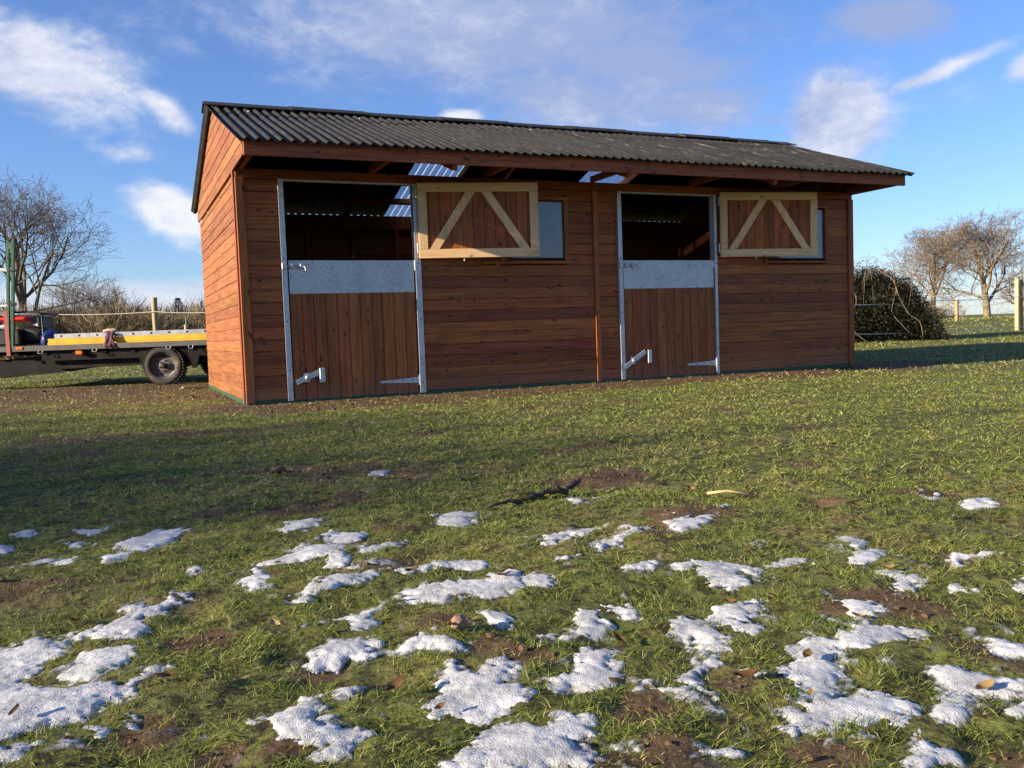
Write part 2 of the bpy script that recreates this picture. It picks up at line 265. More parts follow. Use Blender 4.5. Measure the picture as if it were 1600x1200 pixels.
class MB:
    def __init__(s):
        s.v = []; s.f = []
    def add(s, vs, fs):
        b = len(s.v); s.v += [tuple(p) for p in vs]; s.f += [tuple(i + b for i in f) for f in fs]
        return s
    def box(s, x0, x1, y0, y1, z0, z1, c=0.0):
        """box; c > 0 chamfers the twelve edges"""
        if c <= 0:
            vs = [(x, y, z) for z in (z0, z1) for y in (y0, y1) for x in (x0, x1)]
            return s.add(vs, [(0, 2, 3, 1), (4, 5, 7, 6), (0, 1, 5, 4), (2, 6, 7, 3), (0, 4, 6, 2), (1, 3, 7, 5)])
        lo = (x0, y0, z0); hi = (x1, y1, z1); vs = []; idx = {}
        for ix in (0, 1):
            for iy in (0, 1):
                for iz in (0, 1):
                    cor = (ix, iy, iz)
                    for ax in range(3):
                        p = []
                        for k in range(3):
                            base = hi[k] if cor[k] else lo[k]
                            p.append(base if k == ax else base + (-c if cor[k] else c))
                        idx[(cor, ax)] = len(vs); vs.append(p)
        fs = []
        for ax in range(3):
            o1, o2 = (ax + 1) % 3, (ax + 2) % 3
            for sd in (0, 1):
                ring = []
                for a, b in ((0, 0), (1, 0), (1, 1), (0, 1)):
                    cor = [0, 0, 0]; cor[ax] = sd; cor[o1] = a; cor[o2] = b
                    ring.append(idx[(tuple(cor), ax)])
                fs.append(tuple(ring) if sd else tuple(reversed(ring)))
            for a in (0, 1):
                for b in (0, 1):
                    c0 = [0, 0, 0]; c1 = [0, 0, 0]
                    c0[o1] = c1[o1] = a; c0[o2] = c1[o2] = b; c0[ax] = 0; c1[ax] = 1
                    q = (idx[(tuple(c0), o1)], idx[(tuple(c1), o1)], idx[(tuple(c1), o2)], idx[(tuple(c0), o2)])
                    fs.append(q if a != b else tuple(reversed(q)))
        for ix in (0, 1):
            for iy in (0, 1):
                for iz in (0, 1):
                    cor = (ix, iy, iz); t = (idx[(cor, 0)], idx[(cor, 1)], idx[(cor, 2)])
                    fs.append(t if (ix + iy + iz) % 2 else tuple(reversed(t)))
        return s.add(vs, fs)
    def bar(s, p0, p1, w, h, upv=(0, 0, 1)):
        """rectangular bar from p0 to p1, w wide across and h along upv"""
        p0, p1 = Vector(p0), Vector(p1); d = (p1 - p0).normalized(); u = Vector(upv)
        sd = d.cross(u).normalized(); u = sd.cross(d).normalized()
        vs = []
        for p in (p0, p1):
            for a, b in ((-1, -1), (1, -1), (1, 1), (-1, 1)):
                vs.append(p + sd * (a * w / 2) + u * (b * h / 2))
        return s.add(vs, [(0, 1, 2, 3), (7, 6, 5, 4), (0, 4, 5, 1), (1, 5, 6, 2), (2, 6, 7, 3), (3, 7, 4, 0)])
    def tube(s, pts, rad, n=8, caps=True):
        pts = [Vector(p) for p in pts]
        if not hasattr(rad, '__len__'): rad = [rad] * len(pts)
        vs = []; fs = []; u = None
        for i, p in enumerate(pts):
            d = (pts[min(i + 1, len(pts) - 1)] - pts[max(i - 1, 0)]).normalized()
            if u is None:
                u = d.orthogonal().normalized()
            else:
                u = (u - d * u.dot(d))
                u = u.normalized() if u.length > 1e-6 else d.orthogonal().normalized()
            w = d.cross(u)
            for k in range(n):
                a = 2 * math.pi * k / n
                vs.append(p + (u * math.cos(a) + w * math.sin(a)) * rad[i])
        for i in range(len(pts) - 1):
            for k in range(n):
                a = i * n + k; b = i * n + (k + 1) % n
                fs.append((a, b, b + n, a + n))
        if caps:
            fs.append(tuple(reversed(range(n)))); fs.append(tuple(range((len(pts) - 1) * n, len(pts) * n)))
        return s.add(vs, fs)
    def prism(s, poly, axis, a, b):
        """poly of 2-d points extruded along axis (0,1,2) from a to b"""
        def mk(p, t):
            q = [0, 0, 0]; o = [k for k in range(3) if k != axis]
            q[axis] = t; q[o[0]] = p[0]; q[o[1]] = p[1]; return q
        n = len(poly)
        vs = [mk(p, a) for p in poly] + [mk(p, b) for p in poly]
        fs = [tuple(range(n)), tuple(range(2 * n - 1, n - 1, -1))] + [(i, i + n, (i + 1) % n + n, (i + 1) % n) for i in range(n)]
        return s.add(vs, fs)
    def lathe(s, prof, c, axis=(0, 1, 0), n=24, close=False, cap=True):
        """prof list of (radius, along-axis)"""
        ax = Vector(axis).normalized(); u = ax.orthogonal().normalized(); w = ax.cross(u); c = Vector(c)
        vs = []; fs = []
        for r, t in prof:
            for k in range(n):
                a = 2 * math.pi * k / n
                vs.append(c + ax * t + (u * math.cos(a) + w * math.sin(a)) * r)
        m = len(prof)
        for i in range(m if close else m - 1):
            j = (i + 1) % m
            for k in range(n):
                k2 = (k + 1) % n
                fs.append((i * n + k, i * n + k2, j * n + k2, j * n + k))
        if not close and cap:
            fs.append(tuple(reversed(range(n)))); fs.append(tuple(range((m - 1) * n, m * n)))
        return s.add(vs, fs)
    def mesh(s, name, smooth=False, fix=True):
        me = bpy.data.meshes.new(name); me.from_pydata(s.v, [], s.f)
        if fix:
            import bmesh
            bm = bmesh.new(); bm.from_mesh(me); bmesh.ops.recalc_face_normals(bm, faces=bm.faces); bm.to_mesh(me); bm.free()
        if smooth:
            me.polygons.foreach_set('use_smooth', [True] * len(me.polygons))
        me.update(); return me
    def build(s, name, mat, parent=None, smooth=False):
        return link(name, s.mesh(name, smooth), mat, parent)

def hash2(ix, iy, seed):
    h = (ix.astype(np.int64) * 374761393 + iy.astype(np.int64) * 668265263 + seed * 1442695041) & 0x7fffffff
    h = ((h ^ (h >> 13)) * 1274126177) & 0x7fffffff
    return ((h ^ (h >> 16)) & 0xffff) / 65535.0

def vnoise(x, y, seed=0):
    ix = np.floor(x); iy = np.floor(y); fx = x - ix; fy = y - iy
    fx = fx * fx * (3 - 2 * fx); fy = fy * fy * (3 - 2 * fy)
    a = hash2(ix, iy, seed); b = hash2(ix + 1, iy, seed); c = hash2(ix, iy + 1, seed); d = hash2(ix + 1, iy + 1, seed)
    return (a + (b - a) * fx) * (1 - fy) + (c + (d - c) * fx) * fy

def fbm(x, y, octv=4, seed=0, gain=0.5):
    s = 0; a = 1; t = 0
    for i in range(octv):
        s = s + a * vnoise(x * 2 ** i + 13.7 * i, y * 2 ** i - 7.3 * i, seed + i); t += a; a *= gain
    return s / t * 2 - 1

def sstep(a, b, x):
    t = np.clip((x - a) / (b - a), 0, 1); return t * t * (3 - 2 * t)
# ------------------------------------------------------------------ materials
def material(name):
    m = bpy.data.materials.new(name); m.use_nodes = True
    t = N(m.node_tree); t.n.clear()
    out = t.new('ShaderNodeOutputMaterial'); b = t.new('ShaderNodeBsdfPrincipled')
    t.l.new(b.outputs[0], out.inputs[0])
    return m, t, b, out

def wood(name, c_lo, c_hi, c_dark, grain, tint=0.35, rough=0.62, knots=1.0, wear=0.0):
    """timber; grain is the axis the fibres run along (0, 1, 2)"""
    m, t, b, out = material(name)
    oi = t.new('ShaderNodeObjectInfo'); tc = t.new('ShaderNodeTexCoord')
    off = t.new('ShaderNodeCombineXYZ')
    for i, k in enumerate((37.0, 91.0, 53.0)): t.put(off.inputs[i], t.m('MULTIPLY', oi.outputs['Random'], k))
    p = t.vadd(tc.outputs['Object'], off.outputs[0])
    def sc(along, across):
        v = [across] * 3; v[grain] = along; return t.vmul(p, tuple(v))
    g1 = t.noise(sc(1.6, 34.0), 1.0, 5.0, 0.6, 0.8)
    g2 = t.noise(sc(5.0, 160.0), 1.0, 3.0, 0.6, 0.2)
    patch = t.noise(sc(1.2, 3.0), 1.0, 4.0, 0.6, 0.3)
    def knot(sal, sac, r0, r1):
        v = t.new('ShaderNodeTexVoronoi'); v.feature = 'F1'
        wob = t.new('ShaderNodeVectorMath'); wob.operation = 'ADD'
        nz = t.new('ShaderNodeTexNoise'); nz.inputs['Scale'].default_value = 9.0; t.put(nz.inputs['Vector'], p)
        t.put(wob.inputs[0], sc(sal, sac)); t.put(wob.inputs[1], t.vmul(nz.outputs['Color'], (1.1, 1.1, 1.1)))
        t.put(v.inputs['Vector'], wob.outputs[0]); v.inputs['Scale'].default_value = 1.0
        sel = t.new('ShaderNodeSeparateColor'); t.l.new(v.outputs['Color'], sel.inputs[0])
        return t.m('MULTIPLY', t.ramp(v.outputs['Distance'], r1, r0), t.ramp(sel.outputs[0], 0.35, 0.65))
    k = t.m('MAXIMUM', knot(6.5, 14.0, 0.12, 0.24), t.m('MULTIPLY', knot(3.1, 12.0, 0.05, 0.5), 0.35))
    col = t.mix(t.ramp(g1, 0.28, 0.74), c_lo, c_hi)
    col = t.mix(t.m('MULTIPLY', t.ramp(g2, 0.45, 0.75), 0.35), col, c_dark)
    col = t.mix(t.ramp(patch, 0.52, 0.85, 0.0, 0.45), col, c_dark)
    col = t.mix(t.m('MULTIPLY', k, 0.9 * knots), col, c_dark)
    lum = t.m('ADD', t.m('MULTIPLY', oi.outputs['Random'], tint), 1.0 - tint / 2)
    hsv = t.new('ShaderNodeHueSaturation'); t.put(hsv.inputs['Color'], col); t.put(hsv.inputs['Value'], lum)
    rnd2 = t.m('FRACT', t.m('MULTIPLY', oi.outputs['Random'], 17.3))
    t.put(hsv.inputs['Hue'], t.m('ADD', t.m('MULTIPLY', rnd2, 0.016), 0.492))
    col = hsv.outputs[0]
    if wear:
        sp = t.noise(tc.outputs['Object'], 38.0, 2.0, 0.5)
        msk = t.m('MULTIPLY', t.ramp(sp, 0.74, 0.79), t.ramp(t.noise(tc.outputs['Object'], 1.7, 2.0), 0.52, 0.66))
        col = t.mix(t.m('MULTIPLY', msk, wear), col, (0.55, 0.45, 0.33))
    if wear:
        gp = t.new('ShaderNodeNewGeometry'); sz = t.new('ShaderNodeSeparateXYZ'); t.l.new(gp.outputs['Position'], sz.inputs[0])
        spl = t.noise(gp.outputs['Position'], 16.0, 5.0, 0.7)
        low = t.ramp(t.m('ADD', sz.outputs[2], t.m('MULTIPLY', t.m('SUBTRACT', spl, 0.5), 0.5)), 0.26, -0.02)
        col = t.mix(t.m('MULTIPLY', low, 0.55), col, (0.17, 0.115, 0.07))          # mud splashed up from the ground
    t.put(b.inputs['Base Color'], col)
    t.put(b.inputs['Roughness'], t.m('ADD', t.m('MULTIPLY', g1, 0.2), rough - 0.1))
    b.inputs['Specular IOR Level'].default_value = 0.35
    h = t.m('ADD', t.m('MULTIPLY', g1, 0.6), t.m('MULTIPLY', g2, 0.4))
    t.put(b.inputs['Normal'], t.bump(h, 0.35, 0.003))
    return m

STAIN = ((0.225, 0.060, 0.015), (0.44, 0.126, 0.032), (0.036, 0.010, 0.004))
M = {}
for ax, nm in enumerate('xyz'):
    M['stain_' + nm] = wood('stained_softwood_' + nm, *STAIN, ax, tint=0.5, wear=0.5)
STAIN_G = ((0.20, 0.068, 0.019), (0.37, 0.142, 0.044), (0.085, 0.026, 0.009))  # separate, less red set of stain colours for the left gable boards
M['gable_y'] = wood('gable_stained_softwood_y', *STAIN_G, 1, tint=0.35, knots=0.6)
for ax, nm in enumerate('xyz'):
    M['pale_' + nm] = wood('bare_softwood_' + nm, (0.74, 0.45, 0.20), (0.85, 0.59, 0.31), (0.28, 0.12, 0.05), ax, tint=0.22, knots=0.8)
M['pole'] = wood('fence_pole_timber', (0.30, 0.22, 0.10), (0.46, 0.35, 0.17), (0.12, 0.09, 0.05), 2, tint=0.2)

def simple(name, col, rough=0.5, metal=0.0, var=0.12, scale=14.0, bump=0.0, spec=0.5, dirt=None, dirt_amt=0.4):
    m, t, b, out = material(name)
    tc = t.new('ShaderNodeTexCoord')
    n = t.noise(tc.outputs['Object'], scale, 5.0, 0.6)
    c = t.mix(t.ramp(n, 0.25, 0.75), tuple(v * (1 - var) for v in col), tuple(min(1, v * (1 + var)) for v in col))
    if dirt:
        d = t.noise(tc.outputs['Object'], scale * 0.35, 6.0, 0.65)
        c = t.mix(t.ramp(d, 0.48, 0.72, 0.0, dirt_amt), c, dirt)
    t.put(b.inputs['Base Color'], c)
    t.put(b.inputs['Roughness'], t.m('ADD', t.m('MULTIPLY', n, 0.2), rough - 0.1))
    b.inputs['Metallic'].default_value = metal
    b.inputs['Specular IOR Level'].default_value = spec
    if bump: t.put(b.inputs['Normal'], t.bump(n, bump, 0.004))
    return m

def galvanised():
    m, t, b, out = material('galvanised_steel')
    tc = t.new('ShaderNodeTexCoord')
    v = t.new('ShaderNodeTexVoronoi'); v.inputs['Scale'].default_value = 55.0
    t.put(v.inputs['Vector'], t.vadd(tc.outputs['Object'], t.vmul(tc.outputs['Object'], (0.3, 0.3, 0.3))))
    sc = t.new('ShaderNodeSeparateColor'); t.l.new(v.outputs['Color'], sc.inputs[0])
    n = t.noise(tc.outputs['Object'], 5.0, 6.0, 0.65)
    n2 = t.noise(tc.outputs['Object'], 26.0, 5.0, 0.7)
    c = t.mix(sc.outputs[0], (0.46, 0.48, 0.50), (0.60, 0.62, 0.63))
    c = t.mix(t.ramp(n, 0.45, 0.75, 0.0, 0.45), c, (0.36, 0.38, 0.39))
    c = t.mix(t.ramp(n2, 0.60, 0.70, 0.0, 0.65), c, (0.20, 0.17, 0.14))
    t.put(b.inputs['Base Color'], c)
    b.inputs['Metallic'].default_value = 0.55
    t.put(b.inputs['Roughness'], t.m('ADD', t.m('MULTIPLY', sc.outputs[1], 0.12), t.m('ADD', 0.36, t.m('MULTIPLY', n, 0.2))))
    t.put(b.inputs['Normal'], t.bump(n, 0.12, 0.02))
    return m
M['galv'] = galvanised()

def roof_mat():
    m, t, b, out = material('bitumen_roofing')
    geo = t.new('ShaderNodeNewGeometry'); oi = t.new('ShaderNodeObjectInfo')
    n = t.noise(geo.outputs['Position'], 6.0, 6.0, 0.65)
    f = t.noise(geo.outputs['Position'], 90.0, 4.0, 0.7)
    c = t.mix(t.ramp(n, 0.3, 0.7), (0.015, 0.0148, 0.0145), (0.036, 0.034, 0.031))
    # dusty lichen-like scuffs, more of them towards the far end of the roof
    sep = t.new('ShaderNodeSeparateXYZ'); t.l.new(geo.outputs['Position'], sep.inputs[0])
    sc = t.noise(t.vmul(geo.outputs['Position'], (14.0, 2.2, 2.2)), 1.0, 5.0, 0.7, 0.4)
    amt = t.m('MULTIPLY', t.ramp(sc, 0.56, 0.68), t.ramp(sep.outputs[0], 1.0, 6.5, 0.08, 0.6))
    c = t.mix(amt, c, (0.25, 0.20, 0.13))
    c = t.mix(t.ramp(f, 0.70, 0.76, 0.0, 0.5), c, (0.30, 0.27, 0.21))
    t.put(b.inputs['Base Color'], c); b.inputs['Roughness'].default_value = 0.72
    b.inputs['Specular IOR Level'].default_value = 0.35
    t.put(b.inputs['Normal'], t.bump(f, 0.4, 0.002))
    return m
M['roof'] = roof_mat()

def clear_sheet():
    m, t, b, out = material('clear_corrugated_sheet')
    tc = t.new('ShaderNodeTexCoord')
    tr = t.new('ShaderNodeBsdfTransparent'); tr.inputs[0].default_value = (0.86, 0.90, 0.95, 1)
    tl = t.new('ShaderNodeBsdfTranslucent'); tl.inputs[0].default_value = (0.80, 0.84, 0.90, 1)
    gl = t.new('ShaderNodeBsdfGlossy'); gl.inputs['Roughness'].default_value = 0.12
    lw = t.new('ShaderNodeLayerWeight'); lw.inputs[0].default_value = 0.35
    n = t.noise(tc.outputs['Object'], 9.0, 5.0, 0.6)
    mx = t.new('ShaderNodeMixShader'); t.put(mx.inputs[0], t.ramp(n, 0.2, 0.8, 0.30, 0.52)); t.l.new(tr.outputs[0], mx.inputs[1]); t.l.new(tl.outputs[0], mx.inputs[2])
    m2 = t.new('ShaderNodeMixShader'); t.put(m2.inputs[0], t.m('MULTIPLY', lw.outputs['Fresnel'], 0.35)); t.l.new(mx.outputs[0], m2.inputs[1]); t.l.new(gl.outputs[0], m2.inputs[2])
    t.l.new(m2.outputs[0], out.inputs[0]); t.n.remove(b)
    return m
M['clear'] = clear_sheet()
M['pane'] = simple('acrylic_pane', (0.10, 0.125, 0.15), 0.13, 0.0, 0.25, 4.0, spec=1.0, dirt=(0.26, 0.27, 0.27), dirt_amt=0.5)
M['green_base'] = simple('green_painted_skid', (0.012, 0.075, 0.035), 0.6, 0, 0.3, 20.0, dirt=(0.10, 0.06, 0.03), dirt_amt=0.5)
M['soil_in'] = simple('stable_floor_soil', (0.09, 0.06, 0.035), 0.9, 0, 0.3, 6.0)
M['black'] = simple('black_plastic', (0.012, 0.012, 0.013), 0.45, 0, 0.2)
M['iron'] = simple('black_iron_nail_head', (0.02, 0.018, 0.016), 0.5, 0.4)
M['white_cap'] = simple('white_plastic_cap', (0.8, 0.8, 0.78), 0.4)

# ------------------------------------------------------------------ ground
def mudf(x, y):
    nz = fbm(x * 1.7, y * 1.7, 4, 21)
    front = sstep(-1.6, -0.45, y + 0.45 * nz) * (1 - sstep(0.2, 0.6, y)) * sstep(-1.2, 0.0, x) * (1 - sstep(8.0, 9.5, x)) * (0.88 + 0.7 * nz)
    side = (1 - sstep(-0.3, 0.5, x)) * sstep(0.0, 1.2, y + 0.5 * nz) * (1 - sstep(5.6, 7.0, y)) * (0.62 + 0.7 * nz)
    m = np.maximum(np.clip(front, 0, 1), np.clip(side, 0, 1))
    wob = 0.75 * fbm(x * 11, y * 11, 4, 5, 0.65)
    for (mx, my, r) in MUD:
        d = np.sqrt((x - mx) ** 2 + (y - my) ** 2) / (r * 1.25)
        m = np.maximum(m, sstep(1.25, 0.25, d + wob) * 0.92)
    patchy = sstep(0.30, 0.55, fbm(x * 3.3, y * 3.3, 4, 77)) * 0.8 * (1 - sstep(3.0, 9.0, np.abs(y + 6)))
    thin = sstep(0.22, 0.5, fbm(x * 0.9, y * 0.9, 4, 31)) * 0.55
    return np.clip(np.maximum(np.maximum(m, patchy), thin), 0, 1)

def nearw(x, y): return np.exp(-((x + 0.3) ** 2 + (y + 6.0) ** 2) / 30.0)
def hummock(x, y): return 0.015 * fbm(x * 13, y * 13, 4, 9, 0.6) * nearw(x, y)
def gz(x, y):
    near = nearw(x, y)
    z = 0.018 * fbm(x * 4.0, y * 4.0, 3, 3) * (0.35 + 0.65 * near) + hummock(x, y)
    far = sstep(6, 25, np.sqrt((x - 3) ** 2 + (y - 1) ** 2))
    z = z + far * 0.06 * fbm(x * 0.22, y * 0.22, 3, 15)
    z = z + 0.30 * sstep(11, 45, x) - 0.5 * sstep(60, 140, x)
    hole = np.exp(-((x - 1.01) ** 2 + (y + 6.10) ** 2) / 0.0016)
    return z - 0.035 * hole + 0.007 * fbm(x * 23, y * 23, 3, 19) * mudf(x, y) * near

def graded(lo, hi, step, far, g=1.1):
    core = list(np.arange(lo, hi + 1e-6, step))
    a = []; p = lo; s = step
    while p > -far: s *= g; p -= s; a.append(p)
    b = []; p = hi; s = step
    while p < far: s *= g; p += s; b.append(p)
    return np.array(a[::-1] + core + b)

gx = graded(-2.0, 2.2, 0.022, 1800, 1.11); gy = graded(-7.7, -4.2, 0.022, 1800, 1.11)
GX, GY = np.meshgrid(gx, gy)
GV = np.stack([GX.ravel(), GY.ravel(), gz(GX.ravel(), GY.ravel())], -1)
nx, ny = len(gx), len(gy)
ii = (np.arange(ny - 1)[:, None] * nx + np.arange(nx - 1)[None, :]).ravel()
GF = np.stack([ii, ii + 1, ii + nx + 1, ii + nx], -1)
gme = np_mesh('ground', GV, GF, True)
att = gme.attributes.new('mud', 'FLOAT', 'POINT'); att.data.foreach_set('value', mudf(GX.ravel(), GY.ravel()).astype(np.float32))

def ground_mat():
    m, t, b, out = material('grass_field_soil')
    tc = t.new('ShaderNodeTexCoord'); p = tc.outputs['Object']
    at = t.new('ShaderNodeAttribute'); at.attribute_name = 'mud'
    n_f = t.noise(p, 60.0, 6.0, 0.7); n_m = t.noise(p, 9.0, 6.0, 0.65); n_l = t.noise(p, 0.5, 5.0, 0.6); n_b = t.noise(p, 2.2, 5.0, 0.65)
    soil = t.mix(t.ramp(n_m, 0.3, 0.7), (0.060, 0.038, 0.020), (0.165, 0.105, 0.058))
    soil = t.mix(t.ramp(n_f, 0.55, 0.8, 0, 0.6), soil, (0.20, 0.135, 0.08))
    turf = t.mix(t.ramp(t.m('ADD', t.m('MULTIPLY', n_f, 0.5), t.m('MULTIPLY', n_m, 0.5)), 0.38, 0.62), (0.045, 0.046, 0.015), (0.21, 0.22, 0.058))
    turf = t.mix(t.ramp(n_b, 0.4, 0.72, 0, 0.8), turf, (0.23, 0.19, 0.075))
    turf = t.mix(t.ramp(n_l, 0.42, 0.68, 0, 0.4), turf, (0.12, 0.14, 0.03))
    gap = t.noise(p, 27.0, 4.0, 0.65)          # bare gaps between the tussocks
    turf = t.mix(t.ramp(gap, 0.50, 0.60, 0.0, 0.85), turf, (0.034, 0.024, 0.013))
    k = t.ramp(t.m('ADD', at.outputs['Fac'], t.m('MULTIPLY', t.m('SUBTRACT', n_m, 0.5), 0.5)), 0.28, 0.62)
    t.put(b.inputs['Base Color'], t.mix(k, turf, soil))
    b.inputs['Roughness'].default_value = 0.9; b.inputs['Specular IOR Level'].default_value = 0.2
    h = t.m('ADD', t.m('MULTIPLY', n_f, 0.4), n_m)
    t.put(b.inputs['Normal'], t.bump(h, 1.0, 0.03))
    return m
ground = tag(link('ground', gme, ground_mat()), kind='structure')

# ------------------------------------------------------------------ the stable
L, D = 7.32, 3.66
ROW = 0.112
RY, RZ = 1.377, 3.008
def zf(y): return 2.235 + 0.355 * (y + 0.80)            # middle plane of the front roof sheets
def zb(y): return RZ - 0.31 * (y - RY)                  # middle plane of the back roof sheets
def zroof(y): return zf(y) if y < RY else zb(y)

stable = tag(empty('stable'), 'long reddish brown timber stable with dark corrugated roof and two open-topped doors', 'stable')

def lap_profile(z0, z1, t=0.019):
    """section of a shiplap board: (out, height), out measured from the wall towards the weather side"""
    h = z1 - z0
    return [(0, z0), (t - 0.001, z0), (t, z0 + 0.003), (t + 0.0005, z0 + h * 0.45), (t - 0.0008, z1 - 0.014), (t - 0.003, z1 - 0.007), (t - 0.008, z1 - 0.0035), (t - 0.009, z1 - 0.0005), (0, z1 - 0.0005)]

def board(parent, mat, side, a0, a1, z0, z1, out, a0t=None, a1t=None, name='plank'):
    """horizontal lap board. side 'x': runs along x, weather side towards -y at y = out; 'y-': runs along y, weather side -x at x = out; 'y+': weather side +x"""
    a0t = a0 if a0t is None else a0t; a1t = a1 if a1t is None else a1t
    pr = lap_profile(z0, z1); n = len(pr); vs = []
    jit = random.uniform(-0.0015, 0.0015)
    for e in (0, 1):
        for (o, z) in pr:
            k = min(1.0, max(0.0, (z - z0) / (z1 - z0)))
            a = (a0 + (a0t - a0) * k) if e == 0 else (a1 + (a1t - a1) * k)
            d = 0.0195 - o + jit
            if side == 'x': vs.append((a, out + d, z))
            elif side == 'y-': vs.append((out + d, a, z))
            else: vs.append((out - d, a, z))
    fs = [tuple(range(n)), tuple(range(2 * n - 1, n - 1, -1))] + [(i, i + n, (i + 1) % n + n, (i + 1) % n) for i in range(n)]
    return MB().add(vs, fs).build(name, mat, parent)

# ---- front wall: frame as the part, boards as its pieces
DOORS = [(0.43, 1.64), (4.01, 5.21)]
WINS = [(2.42, 3.31, 1.34, 1.92), (5.99, 6.88, 1.34, 1.92)]
mb = MB()
for x in (0.03, 0.34, 1.73, 2.30, 3.40, 3.60, 3.92, 5.27, 5.85, 6.98, 7.20):
    mb.box(x, x + 0.06, 0.0225, 0.09, 0.04, 2.05)
mb.box(0.021, L - 0.021, 0.022, 0.1, 2.052, 2.135)
front = mb.build('front_wall', M['stain_x'], stable)
z = 0.035; rows = []
while z + ROW < 2.055: rows.append((z, z + ROW)); z += ROW
rows.append((z, 2.055)) if 2.055 - z > 0.03 else None
SEGS = [(0.03, 0.372), (1.704, 3.672), (3.688, 3.952), (5.25, 7.29)]
for (z0, z1) in rows:
    for (a, b2) in SEGS:
        cuts = [(a, b2)]
        for (wx0, wx1, wz0, wz1) in WINS:
            if a < wx0 < b2 and z0 < wz1 - 0.02 and z1 > wz0 + 0.02: cuts = [(a, wx0 - 0.002), (wx1 + 0.002, b2)]
        for (c0, c1) in cuts: board(front, M['stain_x'], 'x', c0, c1, z0, z1, 0.0)
MB().box(0.002, L - 0.002, -0.012, 0.0205, 2.0565, 2.138, 0.003).build('top_rail', M['stain_x'], stable)
for (x0, x1) in ((-0.004, 0.075), (3.652, 3.708), (7.245, L + 0.004)):
    MB().box(x0, x1, -0.024, 0.004, 0.012, 2.054, 0.003).build('corner_batten' if x0 != 3.652 else 'joint_batten', M['stain_z'], stable)
# plinth skids
MB().box(-0.006, L + 0.006, -0.006, 0.09, -0.05, 0.034, 0.004).build('plinth_rail', M['green_base'], stable)
for x0 in (-0.0065, L - 0.0905):
    MB().box(x0, x0 + 0.097, 0.0905, D + 0.02, -0.05, 0.0335, 0.004).build('plinth_rail', M['green_base'], stable)

# ---- gable walls
def gable(name, side, out, s, mat, inner=False):
    """s = +1 for the left wall (weather side -x), -1 for the right one"""
    mb = MB()
    for y in (0.12, 0.9, 1.75, 2.6, 3.52):
        xa, xb = sorted((out + s * 0.0225, out + s * 0.085)); mb.box(xa, xb, y, y + 0.05, 0.04, zroof(y + .02) - 0.16)
    g = mb.build(name, M['stain_z'], stable)
    z = 0.035
    while z < 2.10:
        z1 = min(z + ROW, 2.112)
        board(g, mat, side, 0.0, D, z, z1, out); z += ROW
    # upper panel, proud of the lower boards, reaching forward to the canopy tip
    z = 2.1145; po = out - s * 0.0215
    low = zf(-0.80) - 0.045
    while z < RZ - 0.06:
        z1 = min(z + ROW, RZ - 0.055)
        def span(zz):
            zz = zz + 0.04
            ya = -0.80 if zz < zf(-0.80) else -0.80 + (zz - zf(-0.80)) / 0.355
            yb2 = D + 0.03 if zz < zb(D + 0.03) else RY + (RZ - zz) / 0.31
            return ya, yb2
        (a0, a1), (b0, b1) = span(z), span(z1)
        if a1 - a0 > 0.06: board(g, mat, side, a0, a1, z, z1, po, min(b0, b1 - 0.01), b1)
        z += ROW
    return g
gable('gable_wall', 'y-', 0.0, 1, M['gable_y'])
gable('gable_wall', 'y+', L, -1, M['stain_y'])
MB().box(-0.0225, 0.0, 0.002, 0.06, 0.013, 2.11, 0.003).build('corner_batten', M['stain_z'], stable)

# ---- back wall and partition
mb = MB()
for x in np.arange(0.1, 7.3, 0.61): mb.box(x, x + 0.05, D - 0.085, D - 0.0225, 0.04, 2.05)
mb.box(0.03, L - 0.03, D - 0.09, D - 0.022, 2.052, 2.232)
back = mb.build('back_wall', M['stain_z'], stable)
z = 0.035
while z < 2.2:
    z1 = min(z + ROW, 2.236)
    o = board(back, M['stain_x'], 'x', 0.025, L - 0.025, z, z1, 0.0)
    for v in o.data.vertices: v.co.y = D - v.co.y
    z += ROW
mb = MB()
for y in (0.1, 0.95, 1.8, 2.65, 3.5): mb.box(3.645, 3.695, y, y + 0.05, 0.04, 2.05)
mb.box(3.645, 3.695, 0.1, D - 0.09, 2.05, 2.13)
part = mb.build('partition_wall', M['stain_z'], stable)
z = 0.035
while z < 2.05:
    board(part, M['stain_y'], 'y-', 0.11, D - 0.1, z, min(z + ROW, 2.12), 3.625); z += ROW
MB().box(0.09, L - 0.09, 0.09, D - 0.09, -0.05, 0.02).build('floor_slab', M['soil_in'], stable)

# ---- roof: timbers are the part, sheets its pieces
mb = MB()
for y in (-0.60, 0.42, 1.05):
    mb.bar((0.0, y, zf(y) - 0.058), (L, y, zf(y) - 0.058), 0.05, 0.07, (0, -0.335, 0.94))
for y in (1.75, 2.70, 3.22):
    mb.bar((0.0, y, zb(y) - 0.058), (L, y, zb(y) - 0.058), 0.05, 0.07, (0, 0.3, 0.955))
mb.box(0.0, L, RY - 0.022, RY + 0.022, RZ - 0.19, RZ - 0.05)
for x in (1.83, 3.67, 5.49):
    mb.bar((x, -0.76, zf(-0.76) - 0.148), (x, RY, RZ - 0.148), 0.045, 0.10, (0, -0.335, 0.94))
    mb.bar((x, D, zb(D) - 0.148), (x, RY, RZ - 0.148), 0.045, 0.10, (0, 0.3, 0.955))
roof = mb.build('roof', M['stain_x'], stable)
for x in (0.03, 1.24, 2.40, 3.64, 4.90, 6.05, 7.245):
    MB().box(x, x + 0.045, -0.774, -0.0005, 2.1385 if x not in (0.03, 7.245) else 2.125, 2.20, 0.002).build('canopy_bearer', M['stain_y'], roof)
for (x0, x1) in ((-0.0185, 4.36), (4.3615, L + 0.0185)):
    MB().box(x0, x1, -0.802, -0.775, 2.098, 2.222, 0.003).build('fascia_board', M['stain_x'], roof)

